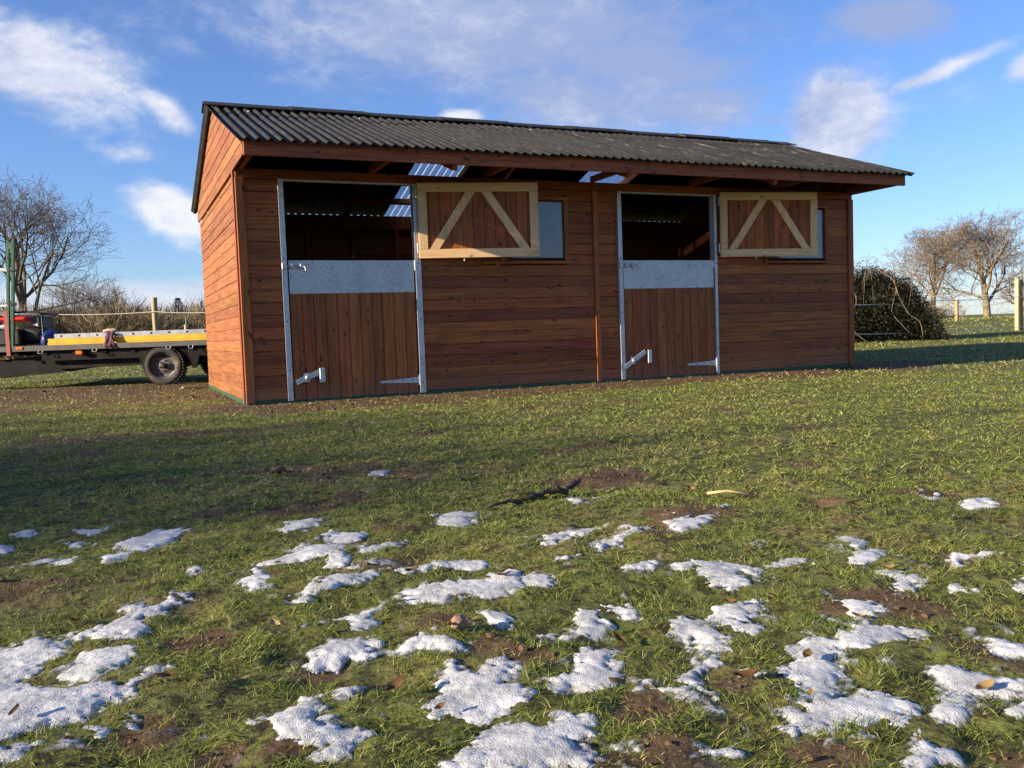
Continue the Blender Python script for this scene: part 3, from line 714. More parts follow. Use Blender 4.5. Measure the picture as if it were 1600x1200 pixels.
PITCHW = 0.095; AMP = 0.019; NSEG = 8
def sheet_mesh(name, width, length, slope_sin, slope_cos, rows=4, sag=0.004):
    """corrugated sheet; local x across, runs down local -y from the upper edge at the origin"""
    nc = int(round(width / PITCHW)) * NSEG + 1
    V = []; F = []
    for side in (0, 1):
        for r in range(rows + 1):
            d = length * r / rows
            for c in range(nc):
                x = c * PITCHW / NSEG
                w = AMP * math.cos(2 * math.pi * x / PITCHW) + (-0.0035 if side else 0.0)
                w += sag * math.sin(r * 1.7 + x * 3.0) * 0.4
                # along slope d (downhill), normal offset w
                V.append((x, -(d * slope_cos) - w * slope_sin, -(d * slope_sin) + w * slope_cos))
    S = (rows + 1) * nc
    for r in range(rows):
        for c in range(nc - 1):
            a = r * nc + c
            F.append((a, a + nc, a + nc + 1, a + 1)); F.append((S + a, S + a + 1, S + a + nc + 1, S + a + nc))
    for c in range(nc - 1):
        F.append((c, c + 1, S + c + 1, S + c)); a = rows * nc + c; F.append((a, S + a, S + a + 1, a + 1))
    for r in range(rows):
        a = r * nc; F.append((a, S + a, S + a + nc, a + nc)); a += nc - 1; F.append((a, a + nc, S + a + nc, S + a))
    me = bpy.data.meshes.new(name); me.from_pydata(V, [], F)
    me.polygons.foreach_set('use_smooth', [True] * len(me.polygons)); me.update()
    return me
def sc(t): h = math.hypot(1, t); return t / h, 1 / h
sF, cF = sc(0.355); sB, cB = sc(0.31)
SHW = 10 * PITCHW
OVL = PITCHW            # side lap of one corrugation
NSH = 8
X0 = -0.09
len_f = (RY + 0.865) / cF; len_b = (3.80 - RY) / cB
cut = 0.62
m_fu = sheet_mesh('roof_sheet_upper', SHW + OVL, cut, sF, cF, 2); m_fl = sheet_mesh('roof_sheet_lower', SHW + OVL, len_f - cut + 0.12, sF, cF, 5)
m_b = sheet_mesh('roof_sheet_back', SHW + OVL, len_b, sB, cB, 5)
m_bn = sheet_mesh('clear_sheet', 0.76 + OVL, len_b, sB, cB, 5)
m_bs = sheet_mesh('roof_sheet_back_narrow', PITCHW * 3, len_b, sB, cB, 5)
m_el = sheet_mesh('roof_sheet_end_lower', PITCHW * 9, len_f - cut + 0.12, sF, cF, 5); m_eu = sheet_mesh('roof_sheet_end_upper', PITCHW * 9, cut, sF, cF, 2)
for i in range(NSH):
    x = X0 + i * SHW
    o = link('roof_sheet', m_fl if i < NSH - 1 else m_el, M['roof'], roof); d = cut - 0.12
    o.location = (x, RY - d * cF, RZ - d * sF + (0.004 if i % 2 else 0.0) + random.uniform(-0.001, 0.002)); o.rotation_euler = (random.uniform(-.002, .002), random.uniform(-.0015, .0015), 0)
    o = link('roof_sheet', m_fu if i < NSH - 1 else m_eu, M['roof'], roof)
    o.location = (x, RY, RZ + 0.009 + (0.004 if i % 2 else 0.0)); o.rotation_euler = (random.uniform(-.003, .003), 0, 0)
def back_piece(me, x, mat, dz):
    o = link('roof_sheet' if mat is M['roof'] else 'clear_roof_sheet', me, mat, roof)
    o.location = (x, RY, RZ + dz); o.scale = (1, -1, 1)
    return o
SKYL = (2.27, 4.88)
x = X0; k = 0; edges = []
cl = list(SKYL)
while x < L + 0.05:
    if cl and x + SHW > cl[0] + 0.02:
        # narrow strips up to the clear sheet
        while x < cl[0] - 0.03:
            back_piece(m_bs, x, M['roof'], 0.004 * (k % 2)); x += PITCHW * 2; k += 1
        back_piece(m_bn, x, M['clear'], 0.004 * (k % 2)); x += 0.76; cl.pop(0); k += 1
        continue
    back_piece(m_b, x, M['roof'], 0.004 * (k % 2)); x += SHW; k += 1

# ridge cap pieces
prof = [(-0.19, -0.058), (-0.185, -0.045), (-0.03, 0.012), (0.0, 0.026), (0.03, 0.012), (0.185, -0.040), (0.19, -0.055), (0.182, -0.050), (0.0, 0.016), (-0.182, -0.052)]
xs = [-0.105, 0.76, 1.54, 2.42, 3.28, 4.08, 4.90, 5.72, 6.50, 7.16, 7.50]
for i in range(len(xs) - 1):
    mb = MB(); lift = 0.012 if i % 2 else 0.004
    if i == len(xs) - 2: lift = -0.004
    mb.prism([(RY + a, RZ + 0.026 + b2 + lift) for a, b2 in prof], 0, xs[i], xs[i + 1] + 0.05)
    mb.build('ridge_cap', M['roof'], roof)
# fixing caps
capm = MB().lathe([(0.014, -0.004), (0.014, 0.004), (0.008, 0.010), (0.001, 0.012)], (0, 0, 0), (0, -sF, cF), 10).mesh('fixing_cap', True)
capw = capm.copy()
for i in range(28):
    x = X0 + PITCHW * (1 + 3 * i); y = 0.96
    if x > L: break
    o = link('fixing_cap', capw if i in (1, 5, 12) else capm, M['white_cap'] if i in (1, 5, 12) else M['roof'], roof)
    o.location = (x, y, zf(y) + AMP * 0.95 + 0.004)

# ---- metal door frames
for (x0, x1) in ((0.37, 0.418), (1.652, 1.708), (3.95, 3.998), (5.218, 5.252)):
    mb = MB(); mb.prism([(x0, -0.032), (x1, -0.032), (x1, 0.055), (x1 - 0.004, 0.055), (x1 - 0.004, -0.027), (x0 + 0.004, -0.027), (x0 + 0.004, 0.055), (x0, 0.055)], 2, 0.018, 2.052)
    p = mb.build('door_post', M['galv'], stable)
    for zz in (0.12, 0.30, 0.75, 1.28, 1.33, 1.9):
        MB().lathe([(0.007, 0), (0.006, 0.004), (0.001, 0.006)], ((x0 + x1) / 2, -0.032, zz), (0, -1, 0), 8).build('bolt_head', M['iron'], p, True)
for (x0, x1) in DOORS:
    MB().box(x0 - 0.01, x1 + 0.01, -0.010, 0.03, 2.036, 2.0535, 0.002).build('door_head', M['galv'], stable)

def lower_door(x0, x1, latch_up):
    mb = MB()
    for zz in (0.12, 0.52, 0.92): mb.box(x0 + 0.01, x1 - 0.01, 0.012, 0.040, zz, zz + 0.09)
    d = mb.build('lower_door', M['stain_x'], stable)
    n = 11; w = (x1 - x0) / n
    for i in range(n):
        a = x0 + i * w + 0.0012; b2 = x0 + (i + 1) * w - 0.0012
        mb = MB(); j = random.uniform(-0.0015, 0.0015)
        mb.prism([(a, 0.011), (a, -0.004 + j), (a + 0.006, -0.010 + j), (b2 - 0.006, -0.010 + j), (b2, -0.004 + j), (b2, 0.011)], 2, 0.022 + random.uniform(-.004, .004), 1.02)
        mb.build('plank', M['stain_z'], d)
    # galvanised chew plate folded over the top
    mb = MB(); mb.box(x0 + 0.004, x1 - 0.004, -0.0155, -0.0125, 1.005, 1.305); mb.box(x0 + 0.004, x1 - 0.004, -0.0155, 0.045, 1.3053, 1.312)
    pl = mb.build('chew_plate', M['galv'], d)
    for i in range(7):
        for zz in (1.02, 1.29):
            MB().lathe([(0.0045, 0), (0.004, 0.002), (0.001, 0.003)], (x0 + 0.03 + i * (x1 - x0 - 0.06) / 6, -0.0155, zz), (0, -1, 0), 6).build('screw', M['iron'], pl)
    # tee hinges on the right
    for zz, ln, off in ((0.145, 0.38, -0.0105), (1.262, 0.34, -0.0158)):
        mb = MB(); mb.prism([(x1 + 0.005, zz - 0.032), (x1 + 0.005, zz + 0.030), (x1 - ln * 0.4, zz + 0.018), (x1 - ln, zz + 0.006), (x1 - ln - 0.012, zz - 0.004), (x1 - ln, zz - 0.014), (x1 - ln * 0.4, zz - 0.022)], 1, off - 0.006, off)
        mb.tube([(x1 + 0.010, off - 0.006, zz - 0.05), (x1 + 0.010, off - 0.006, zz + 0.05)], 0.010, 8)
        mb.build('hinge', M['galv'], d)
        for q in (0.06, 0.16, 0.27): MB().lathe([(0.006, 0), (0.005, 0.003), (0.001, 0.004)], (x1 - q, off - 0.006, zz), (0, -1, 0), 8).build('screw', M['iron'], d)
    # bolt at the top left
    mb = MB(); zz = 1.258
    mb.tube([(x0 - 0.05, -0.030, zz), (x0 + 0.155, -0.030, zz)], 0.0085, 8)
    mb.tube([(x0 + 0.13, -0.030, zz), (x0 + 0.15, -0.05, zz - 0.012), (x0 + 0.152, -0.062, zz - 0.045)], 0.008, 8)
    mb.build('bolt', M['galv'], d)
    for q in (0.02, 0.105):
        MB().box(x0 + q, x0 + q + 0.028, -0.044, -0.0158, zz - 0.022, zz + 0.022, 0.004).build('bolt_keep', M['galv'] if latch_up else M['galv'], d)
    MB().box(x0 - 0.062, x0 - 0.018, -0.052, -0.0325, zz - 0.03, zz + 0.03, 0.004).build('bolt_keep', M['galv'], d)
    # kick-over latch at the foot
    a, b2 = ((x0 + 0.02, 0.185), (x0 + 0.27, 0.285)) if not latch_up else ((x0 - 0.015, 0.155), (x0 + 0.245, 0.315))
    MB().bar((a[0], -0.034, a[1]), (b2[0], -0.034, b2[1]), 0.012, 0.048, (0, 0, 1)).build('kick_latch', M['galv'], d)
    mx, mz = a[0] * 0.6 + b2[0] * 0.4, a[1] * 0.6 + b2[1] * 0.4
    MB().lathe([(0.022, 0.0), (0.022, 0.02), (0.012, 0.028), (0.001, 0.03)], (mx, -0.028, mz), (0, -1, 0), 12).build('latch_pivot', M['galv'], d)
    MB().box(mx - 0.03, mx + 0.03, -0.0275, -0.0105, mz - 0.045, mz + 0.045, 0.006).build('latch_plate', M['galv'], d)
    kx = x0 + 0.262 if not latch_up else x0 + 0.30
    MB().box(kx - 0.028, kx + 0.028, -0.046, -0.0107, 0.17 if not latch_up else 0.18, 0.31 if not latch_up else 0.33, 0.008).build('latch_keep', M['galv'], d)
    return d
lower_door(*DOORS[0], False); lower_door(*DOORS[1], True)

# ---- windows
for (wx0, wx1, wz0, wz1) in WINS:
    w = empty('window', (0, 0, 0), 0, stable)
    MB().box(wx0 + 0.001, wx1 - 0.001, 0.012, 0.016, wz0 + 0.001, wz1 - 0.001).build('pane', M['pane'], w)
    MB().box(wx1 - 0.004, wx1 + 0.05, -0.016, 0.011, wz0 - 0.03, wz1 + 0.02, 0.003).build('jamb', M['stain_z'], w)
    MB().box(wx0 - 0.05, wx0 + 0.004, -0.016, 0.011, wz0 - 0.03, wz1 + 0.02, 0.003).build('jamb', M['stain_z'], w)
    MB().box(wx0 - 0.05, wx1 + 0.05, -0.024, 0.011, wz0 - 0.062, wz0 - 0.0305, 0.003).build('sill', M['stain_x'], w)
    MB().box(wx0 - 0.05, wx1 + 0.05, -0.016, 0.011, wz1 + 0.0205, wz1 + 0.05, 0.003).build('head_rail', M['stain_x'], w)

# ---- upper doors folded back against the wall
def upper_door(hx, z0, z1, width, ang, lean):
    e = empty('upper_door', (hx, -0.045, 0), -ang, stable)
    e.rotation_euler = (0, lean, -ang)
    n = 11; w = width / n
    for i in range(n):
        a = i * w + 0.001; b2 = (i + 1) * w - 0.001
        mb = MB(); j = random.uniform(-0.001, 0.001)
        mb.prism([(a, 0.014), (a, 0.003 + j), (a + 0.005, -0.002 + j), (b2 - 0.005, -0.002 + j), (b2, 0.003 + j), (b2, 0.014)], 2, z0 + 0.01, z1 - 0.01)
        mb.build('plank', M['stain_z'], e)
    t = 0.088
    MB().box(0, width, -0.026, -0.003, z0, z0 + t, 0.003).build('frame_rail', M['pale_x'], e)
    MB().box(0, width, -0.026, -0.003, z1 - t, z1, 0.003).build('frame_rail', M['pale_x'], e)
    MB().box(0.0005, t, -0.026, -0.003, z0 + t + 0.001, z1 - t - 0.001, 0.003).build('frame_stile', M['pale_z'], e)
    MB().box(width - t, width - 0.0005, -0.026, -0.003, z0 + t + 0.001, z1 - t - 0.001, 0.003).build('frame_stile', M['pale_z'], e)
    mid = width * 0.5; zb0, zt = z0 + t + 0.001, z1 - t - 0.001
    for s in (-1, 1):
        foot = (t + 0.015) if s < 0 else (width - t - 0.015); top = mid + s * 0.03
        bw = 0.095
        if s < 0: poly = [(foot, zb0), (foot + bw, zb0), (top, zt), (top - bw, zt)]
        else: poly = [(foot, zb0), (foot - bw, zb0), (top, zt), (top + bw, zt)]
        MB().prism(poly, 1, -0.025, -0.003).build('brace', M['pale_z'], e)
    MB().tube([(0.44, -0.012, z0 - 0.03), (0.44, -0.012, z0 + 0.0)], 0.007, 8).build('hook_peg', M['pale_z'], e)
    for zz in (z0 + 0.10, z1 - 0.10):
        MB().tube([(-0.012, -0.012, zz - 0.05), (-0.012, -0.012, zz + 0.05)], 0.009, 8).build('hinge_pin', M['galv'], e)
    return e
upper_door(1.69, 1.325, 2.055, 1.20, math.radians(13), 0.0)
upper_door(5.272, 1.345, 2.075, 1.205, math.radians(13), 0.006)
# ------------------------------------------------------------------ trailer and its load
TR = Matrix.Rotation(math.radians(-23.95), 4, 'Z')
def trailer_pos(p):
    q = TR @ Vector(p); return (q.x - 0.46, q.y + 5.24, q.z)
TRZ = math.radians(-23.95)
M['chassis'] = simple('trailer_brown_black_steel', (0.013, 0.010, 0.009), 0.6, 0.0, 0.3, 8.0, spec=0.12, dirt=(0.06, 0.042, 0.027), dirt_amt=0.45)
M['deck'] = simple('grey_weathered_deck', (0.10, 0.095, 0.09), 0.7, 0, 0.2, 12.0, dirt=(0.10, 0.07, 0.05))
M['alu'] = simple('dull_aluminium', (0.42, 0.42, 0.43), 0.5, 0.6, 0.15, 10.0, dirt=(0.22, 0.19, 0.16))
M['yellow'] = simple('yellow_fibreglass', (0.72, 0.43, 0.015), 0.5, 0, 0.12, 7.0, dirt=(0.30, 0.17, 0.03), dirt_amt=0.35)
M['tyre'] = simple('muddy_tyre_rubber', (0.030, 0.027, 0.024), 0.85, 0, 0.25, 10.0, bump=0.4, dirt=(0.21, 0.15, 0.09), dirt_amt=0.9)
M['rim'] = simple('grey_steel_wheel_rim', (0.10, 0.09, 0.085), 0.6, 0.2, 0.2, 10.0, dirt=(0.13, 0.09, 0.055), dirt_amt=0.7)
M['orange'] = simple('orange_reflector', (0.75, 0.17, 0.01), 0.3)
M['red'] = simple('red_painted_tank', (0.62, 0.030, 0.022), 0.35)
M['strap'] = simple('faded_red_webbing', (0.36, 0.11, 0.09), 0.85, 0, 0.2, 30.0)
M['blue'] = simple('blue_tarpaulin', (0.010, 0.026, 0.14), 0.5)
M['gsteel'] = simple('green_painted_steel', (0.020, 0.095, 0.040), 0.45, 0.1, 0.2, 9.0, dirt=(0.20, 0.22, 0.17), dirt_amt=0.3)
M['rag'] = simple('purple_brown_cloth', (0.12, 0.055, 0.075), 0.9, 0, 0.4, 25.0)
M['ragb'] = simple('beige_cloth', (0.36, 0.28, 0.20), 0.9, 0, 0.4, 25.0)
M['label_w'] = simple('white_sticker', (0.75, 0.75, 0.72), 0.5)

tr = tag(empty('flatbed_trailer', trailer_pos((0, 0, 0)), TRZ), 'dark flatbed trailer with a muddy wheel parked behind the stable', 'trailer')
TX0, TX1, TW = -3.6, 1.05, 2.4
mb = MB(); mb.box(TX0, TX1, -0.02, TW, 0.575, 0.612, 0.004); mb.build('deck', M['deck'], tr)
mb = MB(); mb.box(TX0, TX1, -0.05, -0.0205, 0.545, 0.622, 0.004); mb.build('side_rail', M['deck'], tr)
for y0 in (0.12, TW - 0.2):
    mb = MB(); mb.prism([(TX0, 0.10), (-2.4, 0.18), (-1.75, 0.27), (-0.9, 0.285), (TX1, 0.31), (TX1, 0.50), (-1.6, 0.485), (-2.4, 0.43), (TX0, 0.40)], 1, y0, y0 + 0.08)
    mb.build('chassis_beam', M['chassis'], tr)
mb = MB()
for x in np.arange(-3.4, 1.0, 0.42): mb.box(x, x + 0.06, 0.0, TW - 0.02, 0.49, 0.5745)
mb.build('cross_members', M['chassis'], tr)
mb = MB(); mb.box(-1.75, 1.0, 0.02, 0.06, 0.40, 0.545); mb.build('skirt_plate', M['chassis'], tr)
mb = MB(); mb.prism([(-0.36, 0.40), (-0.20, 0.40), (-0.23, 0.20), (-0.29, 0.16)], 1, 0.02, 0.07); mb.prism([(0.33, 0.40), (0.50, 0.40), (0.46, 0.24), (0.40, 0.22)], 1, 0.02, 0.07); mb.build('spring_hanger', M['chassis'], tr)
mb = MB(); mb.tube([(0, 0.06, 0.27), (0, TW - 0.08, 0.27)], 0.04, 10); mb.build('axle', M['chassis'], tr)
def wheel(y, s):
    w = empty('wheel', (0, y, 0.272), 0, tr)
    ty = [(0.180, -0.085 * s), (0.215, -0.100 * s), (0.255, -0.098 * s), (0.275, -0.080 * s), (0.282, -0.04 * s), (0.283, 0.0), (0.282, 0.04 * s), (0.275, 0.080 * s), (0.255, 0.098 * s), (0.215, 0.10 * s), (0.180, 0.085 * s)]
    MB().lathe(ty, (0, 0, 0), (0, 1, 0), 40, True).build('tyre', M['tyre'], w, True)
    tread = MB()
    for k in range(40):
        a = 2 * math.pi * k / 40
        for off, sh in ((-0.05, 0.0), (0.05, 0.08)):
            q = a + sh; c = Vector((math.cos(q) * 0.284, off, math.sin(q) * 0.284)); tx = Vector((-math.sin(q), 0, math.cos(q)))
            tread.bar(c - tx * 0.014, c + tx * 0.014, 0.08, 0.012, (math.cos(q), 0, math.sin(q)))
    tread.build('tread', M['tyre'], w)
    MB().lathe([(0.183, -0.086 * s), (0.190, -0.076 * s), (0.170, -0.070 * s), (0.160, -0.030 * s), (0.120, -0.020 * s), (0.085, -0.042 * s), (0.055, -0.045 * s), (0.002, -0.045 * s)], (0, 0, 0), (0, 1, 0), 32, cap=False).build('rim', M['rim'], w, True)
    MB().lathe([(0.040, -0.03 * s), (0.040, -0.070 * s), (0.034, -0.078 * s), (0.001, -0.080 * s)], (0, 0, 0), (0, 1, 0), 16).build('hub', M['chassis'], w, True)
    for k in range(6):
        a = k * math.pi / 3 + 0.3
        MB().lathe([(0.011, -0.035 * s), (0.011, -0.056 * s), (0.004, -0.058 * s)], (0.073 * math.cos(a), 0, 0.073 * math.sin(a)), (0, 1, 0), 6).build('wheel_nut', M['iron'], w)
wheel(0.06, 1); wheel(TW - 0.06, -1)
for x in (-2.02, -1.18):
    MB().box(x - 0.045, x + 0.045, -0.062, -0.051 if x < -2 else -0.0, 0.575 if x < -2 else 0.478, 0.612 if x < -2 else 0.528, 0.004).build('side_reflector', M['orange'], tr)
for x in (-1.72, -0.95, 0.1, 0.42):
    mb = MB(); mb.tube([(x - 0.03, -0.055, 0.548), (x - 0.03, -0.075, 0.51), (x + 0.03, -0.075, 0.51), (x + 0.03, -0.055, 0.548)], 0.006, 6); mb.build('rope_hook', M['alu'], tr)

# green rack frame standing at the front of the deck
rack = tag(empty('pipe_rack', trailer_pos((-2.22, 0.12, 0.612)), TRZ), 'tall green steel rack with twin uprights and grey bars on the trailer', 'rack')
for dx in (0.0, 0.060):
    mb = MB(); mb.bar((-0.05 + dx, 0, 0.0), (0.045 + dx * 1.25, 0, 1.53), 0.034, 0.04, (0, 1, 0)); mb.build('upright', M['gsteel'], rack)
    mb = MB(); mb.bar((-1.2, dx, 1.12 + 0.20), (0.01 + dx, dx, 1.12 - 0.02), 0.04, 0.03); mb.build('cross_bar', M['alu'], rack)
for z in (0.62, 1.10): MB().box(-0.045 + z * 0.06, 0.055 + z * 0.07, -0.035, 0.03, z - 0.018, z + 0.018, 0.003).build('clamp', M['black'], rack)
MB().box(0.03, 0.115, -0.022, 0.022, 1.40, 1.50, 0.004).build('cap_plate', M['gsteel'], rack)
mb = MB(); mb.bar((-1.2, 0, 0.62), (0.0, 0, 0.60), 0.04, 0.03); mb.build('cross_bar', M['alu'], rack)

# generator
ge = tag(empty('generator', trailer_pos((-2.25, 0.42, 0.612)), TRZ), 'black portable generator with red fuel tank on the trailer deck', 'generator')
fr = MB()
for y in (-0.24, 0.24):
    fr.tube([(-0.44, y, 0.0), (-0.44, y, 0.44), (-0.40, y, 0.50), (0.40, y, 0.50), (0.46, y, 0.44), (0.46, y, 0.0), (-0.44, y, 0.0)], 0.016, 8)
for x, z in ((-0.42, 0.47), (0.44, 0.47), (-0.44, 0.02), (0.46, 0.02)): fr.tube([(x, -0.24, z), (x, 0.24, z)], 0.016, 8)
fr.build('tube_frame', M['black'], ge, True)
MB().box(-0.36, 0.24, -0.2, 0.2, 0.37, 0.455, 0.03).build('fuel_tank', M['red'], ge)
MB().lathe([(0.045, 0), (0.045, 0.025), (0.03, 0.035), (0.001, 0.036)], (0.0, -0.05, 0.455), (0, 0, 1), 14).build('fuel_cap', M['label_w'], ge)
MB().box(-0.40, 0.10, -0.22, 0.2, 0.03, 0.26, 0.02).build('engine_housing', M['black'], ge)
MB().lathe([(0.12, -0.15), (0.13, -0.12), (0.13, 0.12), (0.11, 0.15)], (0.26, 0.0, 0.17), (1, 0, 0), 18).build('alternator', M['black'], ge, True)
MB().box(0.29, 0.40, -0.2, 0.18, 0.27, 0.44, 0.012).build('control_box', M['black'], ge)
MB().box(0.30, 0.37, -0.206, -0.2005, 0.30, 0.33).build('rating_plate', M['label_w'], ge)
MB().lathe([(0.05, -0.10), (0.055, -0.08), (0.055, 0.08), (0.05, 0.10)], (-0.2, -0.1, 0.30), (1, 0, 0), 12).build('silencer', M['alu'], ge, True)

# red ratchet strap down over the load
st = MB(); st.bar((0, 0, 0.52), (0.006, -0.002, 0.0), 0.055, 0.004, (0, 1, 0))
st.bar((0.006, -0.003, 0.0), (0.010, -0.006, -0.12), 0.055, 0.004, (0, 1, 0))
so = st.build('ratchet_strap', M['strap']); so.location = trailer_pos((-2.185, -0.055, 0.612)); so.rotation_euler = (0, 0, TRZ)
tag(so, 'faded red webbing strap hanging in front of the black generator', 'strap')

# folded blue tarpaulin lump
def lump(name, mat, loc, size, seed, rz=0, n=26, amp=0.22):
    r = random.Random(seed); V = []; F = []
    fr_ = [(r.uniform(1.5, 5), r.uniform(1.5, 5), r.uniform(0, 6)) for _ in range(5)]
    m = n // 2
    for i in range(m + 1):
        th = math.pi * i / m
        for j in range(n):
            ph = 2 * math.pi * j / n
            d = Vector((math.sin(th) * math.cos(ph), math.sin(th) * math.sin(ph), math.cos(th)))
            k = 1 + amp * sum(math.sin(a * d.x * 2 + b * d.y * 2 + c + d.z * a) for a, b, c in fr_) / 3
            V.append((d.x * k * size[0], d.y * k * size[1], max(-size[2] * 0.55, d.z * k * size[2]) + size[2] * 0.55))
    for i in range(m):
        for j in range(n):
            F.append((i * n + j, (i + 1) * n + j, (i + 1) * n + (j + 1) % n, i * n + (j + 1) % n))
    o = MB().add(V, F).build(name, mat, None, True); o.location = loc; o.rotation_euler = (0, 0, rz)
    return o
tag(lump('tarpaulin', M['blue'], trailer_pos((-1.70, 0.22, 0.613)), (0.11, 0.2, 0.15), 14, TRZ, amp=0.12), 'crumpled blue tarpaulin wedged between generator and yellow ladder', 'tarpaulin')

# ladders lying on edge along the deck
def ladder(name, label, mat, y, z, x0, x1, h, deep, wid, holes):
    e = tag(empty(name, trailer_pos((0, y, z)), TRZ), label, 'ladder')
    for yy in (0.0, wid):
        mb = MB(); t = 0.008
        mb.box(x0, x1, yy, yy + 0.004, 0.0, h)
        mb.box(x0, x1, yy + 0.0042, yy + deep, 0.0, t); mb.box(x0, x1, yy + 0.0042, yy + deep, h - t, h)
        if not holes:
            mb.box(x0, x1, yy - 0.004, yy - 0.0003, h * 0.30, h * 0.36)
        mb.build('rail', mat, e)
    n = int((x1 - x0) / 0.258); mbs = None
    for i in range(n):
        x = x0 + 0.10 + i * 0.258
        MB().box(x - 0.014, x + 0.014, -0.002 if holes else 0.005, wid, h * 0.5 - 0.014, h * 0.5 + 0.014).build('rung', M['black'] if holes else M['alu'], e)
    return e
ladder('ladder', 'yellow fibreglass ladder lying along the trailer deck', M['yellow'], 0.03, 0.616, -1.66, 0.98, 0.098, 0.035, 0.34, False)
ladder('ladder', 'grey aluminium ladder with square rung ends lying on the yellow ladder', M['alu'], 0.035, 0.7165, -1.56, 0.95, 0.062, 0.03, 0.32, True)
tag(lump('cloth_rag', M['ragb'], trailer_pos((-0.76, 0.10, 0.772)), (0.11, 0.08, 0.035), 11, TRZ, amp=0.4), 'beige rag lying on top of the grey ladder', 'rag')
# purple rag hanging over the rail
mb = MB(); V = []; F = []
for i in range(8):
    for j in range(7):
        u = (i / 7 - 0.5) * 0.15; v = j / 6
        V.append((u * (0.75 + 0.35 * v) + 0.012 * math.sin(j * 2.1 + i), -0.010 + 0.012 * math.sin(i * 1.9 + j * 0.6) - 0.055 * min(1, v * 1.3), 0.0 - v * 0.22 + 0.01 * math.sin(i * 2.7)))
for i in range(7):
    for j in range(6):
        a = i * 7 + j; F.append((a, a + 1, a + 8, a + 7))
mb.add(V, F); o = mb.build('hanging_rag', M['rag'], None, True); o.location = trailer_pos((-0.74, 0.0, 0.785)); o.rotation_euler = (0, 0, TRZ)
sol = o.modifiers.new('thick', 'SOLIDIFY'); sol.thickness = 0.006
tag(o, 'purple tattered rag hanging down over the yellow ladder', 'rag')

# timber offcut by the back corner of the gable
o = MB().box(-0.14, 0.14, -0.03, 0.03, 0.0, 0.02, 0.002).build('timber_offcut', M['pole']); o.location = (-0.20, 3.55, 0.012); o.rotation_euler = (0.02, 0.03, 0.3)
tag(o, 'small timber offcut on the mud at the rear gable corner', 'offcut')

# ------------------------------------------------------------------ fences
M['wire'] = simple('white_electric_tape', (0.62, 0.62, 0.60), 0.5)
M['wire_d'] = simple('grey_fence_wire', (0.42, 0.42, 0.40), 0.45, 0.3)
def pole(name, loc, h, r, label, group=None, mat=None, square=False):
    o = MB()
    if square:
        o.box(-r, r, -r, r, -0.3, h, 0.012)
    else:
        o.tube([(0, 0, -0.3), (0.004, 0, h * 0.4), (-0.003, 0.003, h * 0.75), (0, 0, h - 0.01), (0, 0, h)], [r * 1.08, r * 1.03, r, r * 0.99, r * 0.93], 14)
    o = o.build(name, mat or M['pole'], None, not square)
    o.location = loc; return tag(o, label, 'post', group)
def gzs(x, y): return float(gz(np.array([x]), np.array([y]))[0])
def wire(name, pts, r, mat, label, flat=0.0):
    mb = MB(); P = []
    for a, b in zip(pts[:-1], pts[1:]):
        for k in range(6):
            t = k / 6; p = Vector(a).lerp(Vector(b), t); p.z -= 0.03 * 4 * t * (1 - t); P.append(p)
    P.append(Vector(pts[-1]))
    if flat:
        for a, b in zip(P[:-1], P[1:]): mb.bar(a, b, 0.003, flat)
    else:
        mb.tube(P, r, 5)
    return tag(mb.build(name, mat), label, 'wire')
pole('fence_post', (-0.40, 9.03, 0), 1.43, 0.052, 'thick round timber fence post behind the yellow ladder')
pole('fence_post', (0.74, 18.38, 0), 1.10, 0.055, 'short round fence post beside the rear edge of the gable')
mb = MB(); mb.tube([(0, 0, 1.10), (0, 0, 1.30)], 0.012, 6); o = mb.build('insulator_rod', M['wire_d']); o.location = (0.74, 18.38, 0)
tag(o, 'thin rod standing on the short fence post by the gable', 'rod')
wire('fence_wire', [(-9.0, 12.9, 1.22), (-2.34, 9.88, 1.205), (-0.40, 8.97, 1.17), (0.8, 8.42, 1.14), (6.0, 6.2, 1.10)], 0.007, M['wire'], 'pale fence wire stretched behind the trailer')
RP = (22.31, 8.72)
pole('gate_post', (RP[0], RP[1], gzs(*RP)), 1.46, 0.055, 'tall pale timber post with flat faces near the right edge', square=True, mat=wood('fresh_pale_post', (0.50, 0.35, 0.16), (0.62, 0.46, 0.24), (0.28, 0.17, 0.08), 2))
pole('gate_post', (RP[0] + 0.17, RP[1] + 0.03, gzs(*RP)), 1.44, 0.055, 'thicker timber post standing close behind the tall pale post')
pole('fence_post', (35.56, 21.49, gzs(35.56, 21.49)), 1.06, 0.085, 'slim pale fence post in front of the oaks on the right')
wire('fence_tape', [(10.5, 6.1, 0.86), (14.26, 6.87, 0.905), (18.0, 7.6, 0.97), (22.31, 8.62, 1.05), (27, 9.8, 1.05)], 0.0, M['wire'], 'upper white fence tape in front of the bramble bush', flat=0.018)
wire('fence_tape', [(10.5, 6.1, 0.25), (14.22, 6.84, 0.245), (18.0, 7.6, 0.22), (22.31, 8.62, 0.19), (27, 9.8, 0.2)], 0.0, M['wire'], 'lower white fence tape in front of the bramble bush', flat=0.015)
wire('fence_wire', [(30.0, 24.0, 1.62), (35.56, 21.4, 1.52), (38.4, 20.3, 1.47), (46, 16.8, 1.45)], 0.012, M['wire'], 'distant fence wire crossing in front of the oaks')

